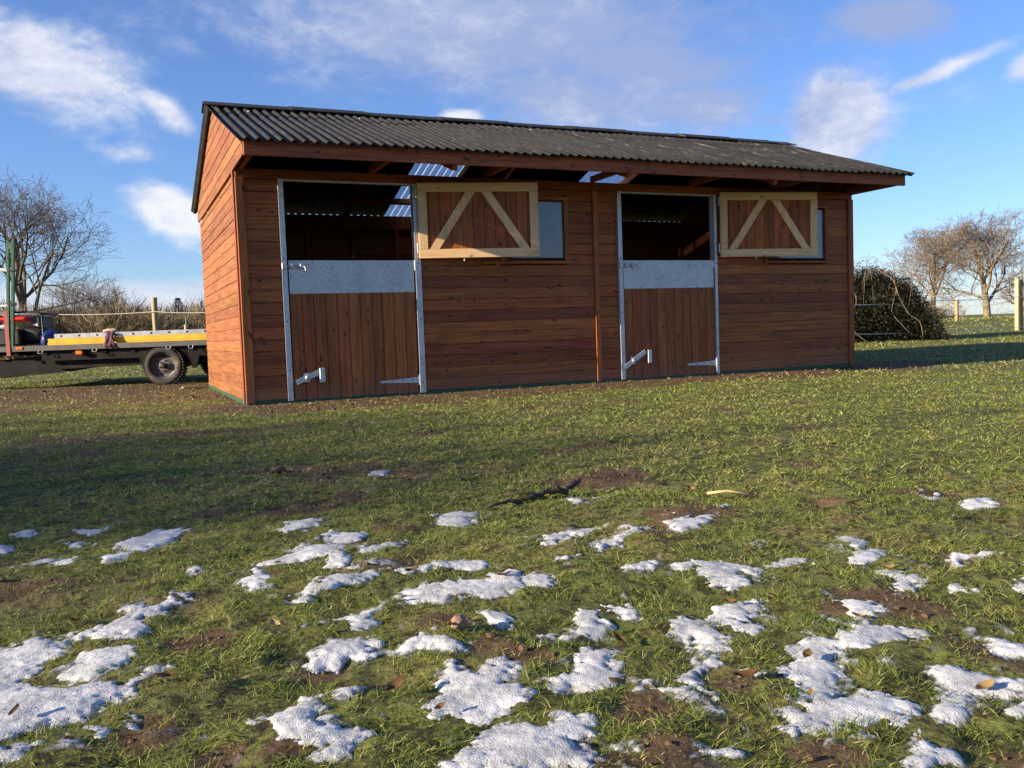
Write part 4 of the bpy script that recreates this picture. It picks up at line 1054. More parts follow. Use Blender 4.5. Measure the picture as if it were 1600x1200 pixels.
# ------------------------------------------------------------------ trees
M['bark'] = simple('oak_bark', (0.20, 0.15, 0.085), 0.9, 0, 0.35, 2.0, bump=0.5, dirt=(0.16, 0.15, 0.06), dirt_amt=0.5)
M['twig'] = simple('oak_twigs', (0.215, 0.165, 0.12), 0.85, 0, 0.25, 0.6)
M['bark_d'] = simple('ash_bark', (0.115, 0.095, 0.065), 0.9, 0, 0.35, 2.0, bump=0.5, dirt=(0.13, 0.14, 0.06), dirt_amt=0.5)
M['twig_d'] = simple('ash_twigs', (0.135, 0.105, 0.075), 0.85, 0, 0.25, 0.6)

def tubes_np(paths, n):
    """paths: list of (pts (k,3), rad (k)) with equal k -> arrays"""
    P = np.array([p for p, r in paths]); R = np.array([r for p, r in paths])      # (b,k,3)
    b, k, _ = P.shape
    T = np.gradient(P, axis=1); T /= np.linalg.norm(T, axis=2, keepdims=True) + 1e-9
    ref = np.where(np.abs(T[..., 2:3]) > 0.9, np.array([1.0, 0, 0]), np.array([0, 0, 1.0]))
    U = np.cross(T, ref); U /= np.linalg.norm(U, axis=2, keepdims=True) + 1e-9
    W = np.cross(T, U)
    a = 2 * np.pi * np.arange(n) / n
    V = P[:, :, None, :] + (U[:, :, None, :] * np.cos(a)[None, None, :, None] + W[:, :, None, :] * np.sin(a)[None, None, :, None]) * R[:, :, None, None]
    base = (np.arange(b) * k * n)[:, None, None] + (np.arange(k - 1) * n)[None, :, None] + np.arange(n)[None, None, :]
    nxt = (np.arange(b) * k * n)[:, None, None] + (np.arange(k - 1) * n)[None, :, None] + ((np.arange(n) + 1) % n)[None, None, :]
    F = np.stack([base, nxt, nxt + n, base + n], -1).reshape(-1, 4)
    return V.reshape(-1, 3), F

def grow(seed, height, trunk_len, trunk_r, spread, levels=5, kids=(7, 6, 6, 6, 5), up=0.25, rmin=0.012, ratio=0.58, droop=0.0, fork=0.35, lean=(0, 0)):
    """returns polylines per level in local space; trunk starts at origin"""
    r = random.Random(seed); out = [[] for _ in range(levels + 1)]
    K = 5
    def path(p, d, ln, rad, lev):
        pts = [p.copy()]; q = p.copy(); dd = d.copy()
        wig = 0.05 if lev == 0 else 0.13 + 0.022 * lev
        for i in range(K - 1):
            dd = (dd + Vector((r.gauss(0, wig), r.gauss(0, wig), r.gauss(0, wig) + (up * 0.3 if lev < 3 else up * 0.25 - droop)))).normalized()
            q = q + dd * (ln / (K - 1)); pts.append(q.copy())
        rads = [max(rmin * 0.7, rad * (1 - 0.62 * i / (K - 1))) for i in range(K)]
        out[lev].append((pts, rads)); return pts, rads, dd
    def rec(p, d, ln, rad, lev):
        pts, rads, dd = path(p, d, ln, rad, lev)
        if lev >= levels: return
        n = kids[min(lev, len(kids) - 1)]
        for i in range(n):
            t = (i + 0.6 + r.uniform(-.3, .3)) / n
            t = fork + (1 - fork) * t if lev == 0 else 0.18 + 0.82 * t
            t = min(0.999, t); s = t * (K - 1); a = int(s); f = s - a
            bp = pts[a].lerp(pts[min(a + 1, K - 1)], f); br = rads[a] * (1 - f) + rads[min(a + 1, K - 1)] * f
            ax = (pts[min(a + 1, K - 1)] - pts[a]).normalized()
            perp = ax.orthogonal().normalized(); perp.rotate(Matrix.Rotation(i * 2.4 + r.uniform(-.5, .5) + seed, 3, ax))
            sp = spread * (0.75 + 0.5 * r.random()) * (1.15 - 0.55 * t if lev == 0 else 1.0)
            nd = (ax * math.cos(sp) + perp * math.sin(sp)).normalized()
            l2 = ln * ratio * (0.75 + 0.5 * r.random()) * (1.25 - 0.45 * t)
            if lev == 0: l2 = (height - bp.z) * 0.62 * (0.8 + 0.35 * r.random())
            rec(bp, nd, l2, max(rmin, br * (0.55 if lev == 0 else 0.58)), lev + 1)
    rec(Vector((0, 0, -0.2)), Vector((lean[0], lean[1], 1)).normalized(), trunk_len, trunk_r, 0)
    return out

def make_tree(name, loc, label, bark, twig, group=None, wide=1.0, split=2, sides=(9, 6, 5, 3, 3, 3), **kw):
    lv = grow(**kw); root = tag(empty(name, loc), label, 'tree', group)
    H = max(max(p.z for p in pts) for l in lv for pts, _ in l)
    s = kw['height'] / H
    for nm, rg, mt in (('trunk', range(0, split), bark), ('crown', range(split, len(lv)), twig)):
        Vs = []; Fs = []; b = 0
        for i in rg:
            if not lv[i]: continue
            V, F = tubes_np([([tuple(p) for p in pts], rad) for pts, rad in lv[i]], sides[min(i, len(sides) - 1)])
            Vs.append(V * np.array([s * wide, s * wide, s])); Fs.append(F + b); b += len(V)
        link(nm, np_mesh(nm, np.concatenate(Vs), np.concatenate(Fs), True), mt, root)
    return root
make_tree('oak_tree', (80.2, 60.6, -0.2), 'left of the two bare oaks, leaning crown above the bramble bush', M['bark'], M['twig'], wide=1.2, seed=3, height=11.2, trunk_len=8.0, trunk_r=0.27, spread=0.92, levels=5, kids=(11, 6, 5, 4, 3), up=0.30, rmin=0.016, fork=0.22)
make_tree('oak_tree', (82.6, 56.0, -0.1), 'right of the two bare oaks, with the widest rounded crown', M['bark'], M['twig'], wide=1.22, seed=12, height=11.6, trunk_len=7.6, trunk_r=0.33, spread=0.95, levels=5, kids=(12, 6, 5, 4, 3), up=0.30, rmin=0.016, fork=0.22)
make_tree('oak_tree', (101.5, 65.2, -0.3), 'small distant bare oak at the far right edge', M['bark'], M['twig'], seed=8, height=8.5, trunk_len=4.5, trunk_r=0.42, spread=1.0, levels=4, kids=(9, 6, 5, 5), up=0.35, rmin=0.016, fork=0.25)
make_tree('ash_tree', (-6.8, 60.1, -0.1), 'big bare ash tree on the left behind the trailer', M['bark_d'], M['twig_d'], wide=1.15, seed=5, height=13.4, trunk_len=8.5, trunk_r=0.31, spread=0.78, levels=5, kids=(10, 6, 5, 4, 3), up=0.40, rmin=0.010, droop=0.03, fork=0.22, lean=(0.10, 0))
make_tree('ash_tree', (-12.6, 66.0, -0.1), 'bare ash tree cut off by the left edge of the picture', M['bark_d'], M['twig_d'], seed=15, height=13.6, trunk_len=8.0, trunk_r=0.30, spread=0.80, levels=5, kids=(10, 6, 5, 4, 3), up=0.40, rmin=0.011, droop=0.03, fork=0.25)
make_tree('ash_tree', (-32.0, -4.1, 0.0), 'bare ash tree standing in the open far to the left of the trailer', M['bark_d'], M['twig_d'], seed=31, height=11.7, trunk_len=8.4, trunk_r=0.30, spread=0.62, levels=4, kids=(20, 9, 8, 7), up=0.30, rmin=0.014, fork=0.25)
# bare saplings in front of the scrub
make_tree('bare_sapling', (-2.9, 40.5, 0), 'thin bare sapling under the big ash, rising from the scrub', M['bark_d'], M['twig_d'], seed=21, height=4.6, trunk_len=2.2, trunk_r=0.06, spread=0.75, levels=4, kids=(8, 6, 5, 4), up=0.3, rmin=0.008, fork=0.2, split=1)
make_tree('bare_sapling', (-1.4, 42.5, 0), 'thin bare sapling at the right end of the tall scrub', M['bark_d'], M['twig_d'], seed=22, height=4.2, trunk_len=2.0, trunk_r=0.05, spread=0.7, levels=4, kids=(8, 6, 5, 4), up=0.3, rmin=0.008, fork=0.2, split=1)
# conifers on the skyline
M['conifer'] = simple('conifer_needles', (0.020, 0.032, 0.020), 0.9, 0, 0.4, 1.0)
def conifer(loc, h, label, seed):
    r = random.Random(seed); root = tag(empty('conifer_tree', loc), label, 'tree')
    MB().tube([(0, 0, -0.2), (0, 0, h * 0.5), (0, 0, h * 0.98)], [0.22, 0.14, 0.02], 7).build('trunk', M['bark_d'], root, True)
    V = []; F = []
    for i in range(1500):
        t = r.random() ** 0.8; z = h * (0.2 + 0.8 * t); rad = (1 - t) * h * 0.34 + 0.2; a = r.uniform(0, 6.283); q = rad * r.uniform(0.2, 1.0)
        c = Vector((q * math.cos(a), q * math.sin(a), z - q * 0.25)); d = Vector((math.cos(a), math.sin(a), r.uniform(-.3, .3))) * r.uniform(.15, .4); s = Vector((-math.sin(a), math.cos(a), r.uniform(-.4, .4))) * 0.09
        b = len(V); V += [c - s, c + s, c + d]; F.append((b, b + 1, b + 2))
    link('crown', np_mesh('crown', np.array(V), np.array(F)), M['conifer'], root)
conifer((-0.7, 112.6, 0), 5.6, 'tiny dark conifer poking above the wood, farther from the stable', 1)
conifer((6.0, 109.6, 0), 6.2, 'dark conifer above the wood, close to the stable gable', 2)

# ------------------------------------------------------------------ scrub wood behind the trailer: one mass of twigs
def ribbons(P0, D, Ln, Wd, bend, cam_side=True, segs=2):
    """flat tapering strips: P0 (n,3) roots, D (n,3) unit directions, Ln, Wd (n); bend (n,3) added quadratically"""
    n = len(P0); S = np.cross(D, rng.normal(size=(n, 3))); S /= np.linalg.norm(S, axis=1, keepdims=True) + 1e-9
    t = np.linspace(0, 1, segs + 1); V = []
    for k, tt in enumerate(t):
        c = P0 + D * (Ln * tt)[:, None] + bend * (tt ** 2)
        w = Wd * (1 - 0.75 * tt)
        if k < segs: V += [c - S * w[:, None] / 2, c + S * w[:, None] / 2]
        else: V += [c]
    nv = 2 * segs + 1
    V = np.stack(V, 1).reshape(-1, 3); b = (np.arange(n) * nv)[:, None]; F = []
    for k in range(segs - 1):
        a = 2 * k; F += [np.concatenate([b + a, b + a + 1, b + a + 3], 1), np.concatenate([b + a, b + a + 3, b + a + 2], 1)]
    a = 2 * (segs - 1); F.append(np.concatenate([b + a, b + a + 1, b + a + 2], 1))
    F = np.stack(F, 1).reshape(-1, 3)
    return V, F, nv

def scrub_mass(name, label, rows, cols, per, mat):
    P = []; Dr = []; Ln = []; Wd = []
    for (x, y, h, w) in rows:
        nn = per
        a = rng.uniform(0, 2 * np.pi, nn); rr = np.sqrt(rng.random(nn)) * w; zz = h * rng.random(nn) ** 0.7 * np.sqrt(np.clip(1 - (rr / w) ** 2 * 0.75, 0, 1))
        P.append(np.stack([x + rr * np.cos(a), y + rr * np.sin(a) * 0.6, zz * 0.85], -1))
        d = np.stack([np.cos(a) * rr / w * 0.9, np.sin(a) * rr / w * 0.9, np.full(nn, 0.9)], -1) + rng.normal(0, 0.45, (nn, 3)); d /= np.linalg.norm(d, axis=1, keepdims=True)
        Dr.append(d); Ln.append(h * rng.uniform(0.10, 0.34, nn)); Wd.append(rng.uniform(0.012, 0.035, nn) * cols)
    P = np.concatenate(P); Dr = np.concatenate(Dr); Ln = np.concatenate(Ln); Wd = np.concatenate(Wd)
    V, F, nv = ribbons(P, Dr, Ln, Wd, rng.normal(0, 0.12, P.shape) * Ln[:, None])
    me = np_mesh(name, V, F)
    c = np.repeat(rng.random(len(P)).astype(np.float32), nv); at = me.attributes.new('tone', 'FLOAT', 'POINT'); at.data.foreach_set('value', c)
    return tag(link(name, me, mat), label, None, None, 'stuff')

def toned(name, cols, rough=0.85, transl=0.0, attr='tone', spec=0.2):
    m, t, b, out = material(name)
    at = t.new('ShaderNodeAttribute'); at.attribute_name = attr
    cr = t.new('ShaderNodeValToRGB'); t.l.new(at.outputs['Fac'], cr.inputs[0])
    el_ = cr.color_ramp.elements
    while len(el_) < len(cols): el_.new(0.5)
    for e_, (p_, c_) in zip(el_, cols): e_.position = p_; e_.color = (*c_, 1)
    t.l.new(cr.outputs[0], b.inputs['Base Color']); b.inputs['Roughness'].default_value = rough; b.inputs['Specular IOR Level'].default_value = spec
    if transl:
        tl = t.new('ShaderNodeBsdfTranslucent'); t.l.new(cr.outputs[0], tl.inputs[0])
        mx = t.new('ShaderNodeMixShader'); mx.inputs[0].default_value = transl
        t.l.new(b.outputs[0], mx.inputs[1]); t.l.new(tl.outputs[0], mx.inputs[2]); t.l.new(mx.outputs[0], out.inputs[0])
    return m
M['scrub'] = toned('scrub_twigs', [(0.0, (0.075, 0.055, 0.030)), (0.5, (0.21, 0.155, 0.08)), (0.85, (0.32, 0.24, 0.125)), (1.0, (0.38, 0.31, 0.18))])
rows = []
for i in range(34):                      # the nearer, taller hawthorn mass
    x = rng.uniform(-9.5, 0.8); y = 39 + rng.uniform(-2, 5) - (x + 4) * 0.3
    rows.append((x, y, rng.uniform(2.2, 3.15) - 0.10 * max(0, x + 1.5), rng.uniform(1.0, 1.8)))
for i in range(46):                      # the belt along the field edge
    x = rng.uniform(-14, 9); y = 47 + rng.uniform(-2, 5) - x * 0.3
    rows.append((x, y, rng.uniform(2.1, 3.0), rng.uniform(1.3, 2.3)))
scrub_mass('scrub_thicket', 'brown leafless scrub thicket behind the trailer', rows, 1.0, 1100, M['scrub'])
rows = []
for i in range(60):                      # far wood
    x = rng.uniform(-40, 30); y = 105 + rng.uniform(-6, 10) - x * 0.3
    rows.append((x, y, rng.uniform(4.9, 6.3), rng.uniform(3.0, 5.0)))
scrub_mass('distant_wood', 'hazy brown wood on the skyline to the left', rows, 3.2, 700, M['scrub'])
rows = []
for i in range(22):                      # low hedge growth under the oaks
    x = rng.uniform(40, 70); y = 60 - (x - 40) * 0.55 + rng.uniform(-3, 3)
    rows.append((x, y, rng.uniform(1.0, 2.3), rng.uniform(1.2, 2.2)))
scrub_mass('hedge_growth', 'low twiggy hedge growth beneath the oaks', rows, 1.6, 500, M['scrub'])

# ------------------------------------------------------------------ bramble bush
M['bramble'] = toned('bramble_leaves', [(0.0, (0.008, 0.011, 0.006)), (0.5, (0.022, 0.026, 0.011)), (0.85, (0.050, 0.046, 0.022)), (1.0, (0.16, 0.13, 0.075))], 0.6, 0.15)
M['cane'] = simple('bramble_cane', (0.20, 0.135, 0.085), 0.7, 0, 0.2, 3.0)
bb = tag(empty('bramble_bush', (15.6, 7.8, gzs(15.6, 7.8))), 'dark tangled bramble bush with arching canes right of the stable', 'bush')
def bush_top(u):    # profile of the top along the picture's left-right direction
    return np.interp(u, [-2.2, -1.2, -0.5, 0.1, 0.6, 0.95, 1.28, 1.52, 1.72], [1.6, 1.70, 1.80, 1.82, 1.74, 1.52, 1.02, 0.5, 0.05])
n = 60000
u = rng.uniform(-2.2, 1.7, n); v = rng.normal(0, 0.42, n).clip(-1, 1); q = rng.random(n) ** 0.6
top = bush_top(u) * np.sqrt(np.clip(1 - (v / 1.15) ** 2, 0.05, 1)) + 0.36 * fbm(u * 2.6, v * 2.6, 4, 4, 0.6)
zz = q * top
P = np.stack([u * 0.914 + v * 0.406, -u * 0.406 + v * 0.914, zz], -1)
d = rng.normal(size=(n, 3)); d /= np.linalg.norm(d, axis=1, keepdims=True)
big = np.where((v > -0.15) & (zz < top * 0.85), 3.2, 1.0)          # older, larger leaves inside
V, F, nv = ribbons(P, d, rng.uniform(0.02, 0.06, n) * big, rng.uniform(0.012, 0.03, n) * big, rng.normal(0, 0.01, (n, 3)), segs=2)
me = np_mesh('foliage', V, F); at = me.attributes.new('tone', 'FLOAT', 'POINT'); at.data.foreach_set('value', np.repeat((rng.random(n) ** 1.9).astype(np.float32), nv))
link('foliage', me, M['bramble'], bb)
# shaggy sprigs standing out of the surface
ns = 420; su = rng.uniform(-2.0, 1.55, ns); sv = rng.uniform(-0.95, 0.3, ns); sq = rng.uniform(0.35, 1.0, ns)
st_ = bush_top(su) * np.sqrt(np.clip(1 - (sv / 1.15) ** 2, 0.05, 1)); sz_ = st_ * sq
S0 = np.stack([su, sv, sz_], -1); SD = np.stack([rng.normal(0.1, 0.6, ns), rng.normal(-0.5, 0.5, ns), rng.uniform(0.0, 1.0, ns) * sq * 1.3], -1); SD /= np.linalg.norm(SD, axis=1, keepdims=True)
SL = rng.uniform(0.18, 0.6, ns); m_ = 16
tt = rng.random((ns, m_)); LP = S0[:, None] + SD[:, None] * (SL[:, None] * tt)[..., None]; LP[..., 2] -= 0.22 * SL[:, None] * tt ** 2; LP += rng.normal(0, 0.018, LP.shape); LP = LP.reshape(-1, 3)
LP = np.stack([LP[:, 0] * 0.914 + LP[:, 1] * 0.406, -LP[:, 0] * 0.406 + LP[:, 1] * 0.914, LP[:, 2]], -1)
ld = rng.normal(size=LP.shape); ld /= np.linalg.norm(ld, axis=1, keepdims=True)
V, F, nv = ribbons(LP, ld, rng.uniform(0.025, 0.06, len(LP)), rng.uniform(0.015, 0.032, len(LP)), rng.normal(0, 0.01, LP.shape), segs=2)
me = np_mesh('sprigs', V, F); at = me.attributes.new('tone', 'FLOAT', 'POINT'); at.data.foreach_set('value', np.repeat((0.25 + 0.75 * rng.random(len(LP))).astype(np.float32), nv))
tag(link('sprigs', me, M['bramble'], bb), kind='stuff')
def cane(pts, r=0.009):
    P = [Vector(p) for p in pts]; Q = []
    for i in range(len(P) - 1):
        a, b, c, d_ = P[max(i - 1, 0)], P[i], P[i + 1], P[min(i + 2, len(P) - 1)]
        for k in range(5):
            t = k / 5
            Q.append(0.5 * ((2 * b) + (c - a) * t + (2 * a - 5 * b + 4 * c - d_) * t * t + (3 * b - a - 3 * c + d_) * t ** 3))
    Q.append(P[-1]); W = [Vector((p.x * 0.914 + p.y * 0.406, -p.x * 0.406 + p.y * 0.914, p.z)) for p in Q]
    MB().tube(W, [r * (1 - 0.5 * i / len(W)) for i in range(len(W))], 5).build('cane', M['cane'], bb, True)
cane([(0.0, -0.75, 1.70), (0.30, -0.85, 1.45), (0.42, -0.9, 1.05), (0.62, -0.95, 0.65), (0.85, -1.0, 0.45), (0.92, -1.0, 0.12)], 0.013)
cane([(0.40, -0.86, 1.25), (0.28, -0.92, 0.95), (0.22, -0.95, 0.70)], 0.009)
cane([(-1.0, -0.8, 1.45), (-0.68, -0.9, 1.25), (-0.60, -0.95, 0.95), (-0.80, -1.0, 0.65)], 0.011)
cane([(-1.0, -0.9, 0.95), (-0.86, -1.0, 0.60), (-0.66, -1.05, 0.25), (-0.40, -1.1, 0.02)], 0.012)
cane([(0.30, -0.9, 0.6), (0.45, -1.0, 0.38), (0.60, -1.05, 0.2)], 0.008)
rr = random.Random(5)
for i in range(60):
    x = rr.uniform(-1.6, 1.6); zt = float(bush_top(x)); y = rr.uniform(-0.9, 0.5)
    a = rr.uniform(-0.5, 0.5)
    cane([(x, y, zt * rr.uniform(0.4, 0.9)), (x + a * 0.4, y - 0.1, zt * rr.uniform(0.95, 1.12)), (x + a, y - rr.uniform(0, .2), zt * rr.uniform(0.85, 1.12)), (x + a * 1.5, y - 0.2, zt * rr.uniform(0.75, 1.05))], 0.0045)
# ------------------------------------------------------------------ snow
def snow_mat():
    m, t, b, out = material('old_granular_snow')
    tc = t.new('ShaderNodeTexCoord'); p = tc.outputs['Object']
    g = t.noise(p, 260.0, 3.0, 0.7); n = t.noise(p, 11.0, 5.0, 0.65); d = t.noise(p, 24.0, 6.0, 0.7)
    c = t.mix(t.ramp(n, 0.35, 0.7), (0.44, 0.445, 0.45), (0.70, 0.70, 0.695))
    c = t.mix(t.ramp(d, 0.54, 0.74, 0.0, 0.5), c, (0.30, 0.27, 0.20))
    t.put(b.inputs['Base Color'], c); t.put(b.inputs['Roughness'], t.ramp(g, 0.3, 0.7, 0.25, 0.6))
    t.put(b.inputs['Normal'], t.bump(g, 0.7, 0.004))
    # thin icy margin: lets the turf below show between the grains
    at = t.new('ShaderNodeAttribute'); at.attribute_name = 'thick'
    mg = t.noise(p, 120.0, 3.0, 0.7); al = t.ramp(t.m('ADD', at.outputs['Fac'], t.m('MULTIPLY', t.m('SUBTRACT', mg, 0.5), 0.030)), -0.001, 0.016)
    tp = t.new('ShaderNodeBsdfTransparent'); tp.inputs[0].default_value = (0.90, 0.92, 0.93, 1); mx = t.new('ShaderNodeMixShader')
    t.put(mx.inputs[0], t.m('MAXIMUM', al, 0.12)); t.l.new(tp.outputs[0], mx.inputs[1]); t.l.new(b.outputs[0], mx.inputs[2]); t.l.new(mx.outputs[0], out.inputs[0])
    return m
M['snow'] = snow_mat()

def poly_sd(px, py, poly):
    """signed distance, positive inside"""
    P = np.array(poly); Q = np.roll(P, -1, 0); d = np.full(px.shape, 1e9); ins = np.zeros(px.shape, bool)
    for (ax, ay), (bx, by) in zip(P, Q):
        ex, ey = bx - ax, by - ay; t = np.clip(((px - ax) * ex + (py - ay) * ey) / (ex * ex + ey * ey + 1e-12), 0, 1)
        d = np.minimum(d, np.hypot(px - ax - t * ex, py - ay - t * ey))
        c = ((ay > py) != (by > py)) & (px < (bx - ax) * (py - ay) / (by - ay + 1e-12) + ax); ins ^= c
    return np.where(ins, d, -d)

def snow_field(x, y, poly):
    P = np.array(poly); dist = np.hypot(P[:, 0].mean() - CAM[0], P[:, 1].mean() - CAM[1])
    s = poly_sd(x, y, poly)
    k = min(1.0, dist / 2.0)
    return s + 0.014 + 0.037 * k * fbm(x * 22, y * 22, 4, 41, 0.65) + 0.022 * fbm(x * 65, y * 65, 3, 43, 0.7) - 0.030 * k * sstep(0.22, 0.55, fbm(x * 15, y * 15, 3, 47))

def snow_mesh(polys):
    Vs = []; Fs = []; Ks = []; base = 0
    for poly in polys:
        P = np.array(poly); lo = P.min(0) - 0.05; hi = P.max(0) + 0.05
        c = 0.005 if np.hypot(*(P.mean(0) - np.array(CAM[:2]))) < 2.6 else 0.008
        xs = np.arange(lo[0], hi[0] + c, c); ys = np.arange(lo[1], hi[1] + c, c)
        X, Y = np.meshgrid(xs, ys); x = X.ravel(); y = Y.ravel()
        s = snow_field(x, y, poly)
        h = 0.0045 * np.clip(s, 0, 0.06) / 0.06 + (0.0011 * fbm(x * 45, y * 45, 3, 51) + 0.0018 * fbm(x * 170, y * 170, 2, 53)) * sstep(0, 0.020, s)
        z = gz(x, y) - 0.75 * hummock(x, y) + np.where(s > 0, -0.001 + 0.0045 * sstep(0, 0.03, s) + h, -0.004 + s * 0.6)
        n = len(xs); i = (np.arange(len(ys) - 1)[:, None] * n + np.arange(n - 1)[None, :]).ravel()
        Q = np.stack([i, i + 1, i + n + 1, i + n], -1)
        keep = (s[Q] > 0).any(1); Q = Q[keep]
        if not len(Q): continue
        used = np.unique(Q); mp = np.zeros(len(x), int); mp[used] = np.arange(len(used))
        Vs.append(np.stack([x, y, z], -1)[used]); Fs.append(mp[Q] + base); Ks.append(s[used]); base += len(used)
    me = np_mesh('snow', np.concatenate(Vs), np.concatenate(Fs), True)
    a_ = me.attributes.new('thick', 'FLOAT', 'POINT'); a_.data.foreach_set('value', np.concatenate(Ks).astype(np.float32)); return me
for lab, poly in SNOW:
    o = link('snow_patch', snow_mesh([poly]), M['snow']); tag(o, lab, 'snow', 'patches of melting snow on the grass')
def slush():
    """thin broken crumbs of snow round the edges of the patches"""
    c = 0.007; xs = np.arange(-1.75, 1.7, c); ys = np.arange(-7.65, -5.0, c); X, Y = np.meshgrid(xs, ys); x = X.ravel(); y = Y.ravel()
    sd = np.full(x.shape, -1.0)
    for poly in [p for _, p in SNOW] + SNOW_SMALL:
        P = np.array(poly); lo = P.min(0) - 0.09; hi = P.max(0) + 0.09
        k = np.where((x > lo[0]) & (x < hi[0]) & (y > lo[1]) & (y < hi[1]))[0]
        if len(k): sd[k] = np.maximum(sd[k], poly_sd(x[k], y[k], poly))
    near = sd > -0.085; f = np.full(x.shape, -1.0)
    f[near] = 0.05 * fbm(x[near] * 22, y[near] * 22, 4, 141, 0.6) - 0.0125 - 0.18 * np.clip(-sd[near], 0, 1)
    z = np.full(x.shape, -0.05); kk = f > -0.02
    z[kk] = gz(x[kk], y[kk]) + np.where(f[kk] > 0, 0.0015 + 0.0035 * np.clip(f[kk] / 0.02, 0, 1) + 0.0015 * fbm(x[kk] * 120, y[kk] * 120, 2, 53), -0.004)
    n = len(xs); i = (np.arange(len(ys) - 1)[:, None] * n + np.arange(n - 1)[None, :]).ravel(); Q = np.stack([i, i + 1, i + n + 1, i + n], -1)
    Q = Q[(f[Q] > 0).any(1) & (f[Q] > -0.02).all(1)]; used = np.unique(Q); mp = np.zeros(len(x), int); mp[used] = np.arange(len(used))
    me = np_mesh('slush', np.stack([x, y, z], -1)[used], mp[Q], True)
    a_ = me.attributes.new('thick', 'FLOAT', 'POINT'); a_.data.foreach_set('value', (f[used] * 0.8).astype(np.float32)); return me
tag(link('slush', slush(), M['snow']), 'thin crumbs of half melted snow along the edges of the patches', None, None, 'stuff')
tag(link('snow_scraps', snow_mesh(SNOW_SMALL), M['snow']), 'small leftover scraps of snow scattered between the larger patches', None, None, 'stuff')

# ------------------------------------------------------------------ grass
M['grass'] = toned('grass_blades', [(0.0, (0.055, 0.078, 0.013)), (0.32, (0.14, 0.20, 0.030)), (0.60, (0.29, 0.325, 0.060)), (0.82, (0.48, 0.41, 0.14)), (1.0, (0.60, 0.47, 0.25))], 0.55, 0.42, spec=0.35)
def field_sample(d0, d1, count, power):
    t = rng.random(count)
    # density ~ d^-power times width
    g = np.linspace(d0, d1, 400); w = (1.55 * g + 1.7) * g ** (-power); cdf = np.cumsum(w); cdf /= cdf[-1]
    d = np.interp(t, cdf, g); s = (rng.random(count) * 2 - 1) * (0.775 * d + 0.85)
    return CAM[0] + d * math.sin(YAW) + s * math.cos(YAW), CAM[1] + d * math.cos(YAW) - s * math.sin(YAW), d
def in_stable(x, y): return (x > -0.01) & (x < L + 0.01) & (y > -0.01) & (y < D + 0.03)
def snow_cover(x, y):
    m = np.full(x.shape, -1.0)
    for poly in [p for _, p in SNOW] + SNOW_SMALL:
        P = np.array(poly); lo = P.min(0) - 0.05; hi = P.max(0) + 0.05
        k = np.where((x > lo[0]) & (x < hi[0]) & (y > lo[1]) & (y < hi[1]))[0]
        if len(k): m[k] = np.maximum(m[k], snow_field(x[k], y[k], poly))
    return m
Vs = []; Fs = []; Ts = []; base = 0
for (d0, d1, cnt, pw, lo, hi, wmin) in ((0.95, 3.2, 300000, 0.9, 0.011, 0.031, 0.0013), (3.2, 9.0, 180000, 1.5, 0.015, 0.036, 0.0028), (9.0, 34.0, 85000, 1.6, 0.03, 0.07, 0.007), (34.0, 90.0, 30000, 1.0, 0.08, 0.20, 0.03)):
    x, y, d = field_sample(d0, d1, cnt, pw)
    # gather into tufts
    tuft = 0.5 + 0.5 * fbm(x * 17, y * 17, 3, 61)
    mud = mudf(x, y); sn = snow_cover(x, y) if d0 < 9 else np.full(x.shape, -1.0)
    pk = rng.random(len(x))
    keep = (~in_stable(x, y)) & (pk > np.clip(mud * 1.0 - 0.08, 0, 0.80)) & (rng.random(len(x)) < np.clip((tuft - 0.28) * 3.0, 0.10, 1))
    keep &= (sn < 0.009) | (0.75 * hummock(x, y) > 0.004 + 0.0045 * np.clip(sn, 0, 0.06) / 0.06) | (rng.random(len(x)) < np.where(sn < 0.024, 0.5, 0.11))
    x, y, d, tuft, mud = x[keep], y[keep], d[keep], tuft[keep], mud[keep]
    n = len(x)
    Ln = rng.uniform(lo, hi, n) * (0.55 + 0.75 * tuft) * np.where(mud > 0.3, 0.75, 1.0)
    ang = 2 * np.pi * (fbm(x * 9, y * 9, 2, 71) + rng.normal(0, 0.22, n)); tilt = rng.uniform(0.25, 1.15, n)
    D3 = np.stack([np.cos(ang) * np.sin(tilt), np.sin(ang) * np.sin(tilt), np.cos(tilt)], -1)
    bend = np.stack([np.cos(ang), np.sin(ang), -0.9 * np.ones(n)], -1) * (Ln * rng.uniform(0.05, 0.45, n))[:, None]
    P = np.stack([x, y, gz(x, y) - 0.003], -1)
    V, F, nv = ribbons(P, D3, Ln, np.maximum(wmin * rng.uniform(0.8, 1.5, n), np.where(d > 3, 0.00105, 0.0007) * d), bend, segs=2)
    dry = 0.5 + 0.5 * fbm(x * 1.3, y * 1.3, 3, 81)
    tone = np.clip(np.interp(d, [1.6, 3.2], [-0.06, 0.07]) + rng.beta(2.0, 2.6, n) * 0.85 + 0.35 * (dry - 0.45) + 0.22 * mud + np.where(rng.random(n) < 0.07, 0.4, 0), 0, 1)
    Vs.append(V); Fs.append(F + base); base += len(V); Ts.append(np.repeat(tone.astype(np.float32), nv))
me = np_mesh('grass', np.concatenate(Vs), np.concatenate(Fs)); at = me.attributes.new('tone', 'FLOAT', 'POINT'); at.data.foreach_set('value', np.concatenate(Ts))
tag(link('grass', me, M['grass']), 'short trampled winter grass covering the field', None, None, 'stuff')

# ------------------------------------------------------------------ loose things on the ground
M['clod'] = simple('damp_mud_clod', (0.10, 0.060, 0.032), 0.9, 0, 0.35, 40.0, bump=0.8)
M['leaf'] = toned('dead_leaves', [(0.0, (0.10, 0.05, 0.02)), (0.6, (0.24, 0.13, 0.05)), (1.0, (0.42, 0.30, 0.14))], 0.7, 0.2)
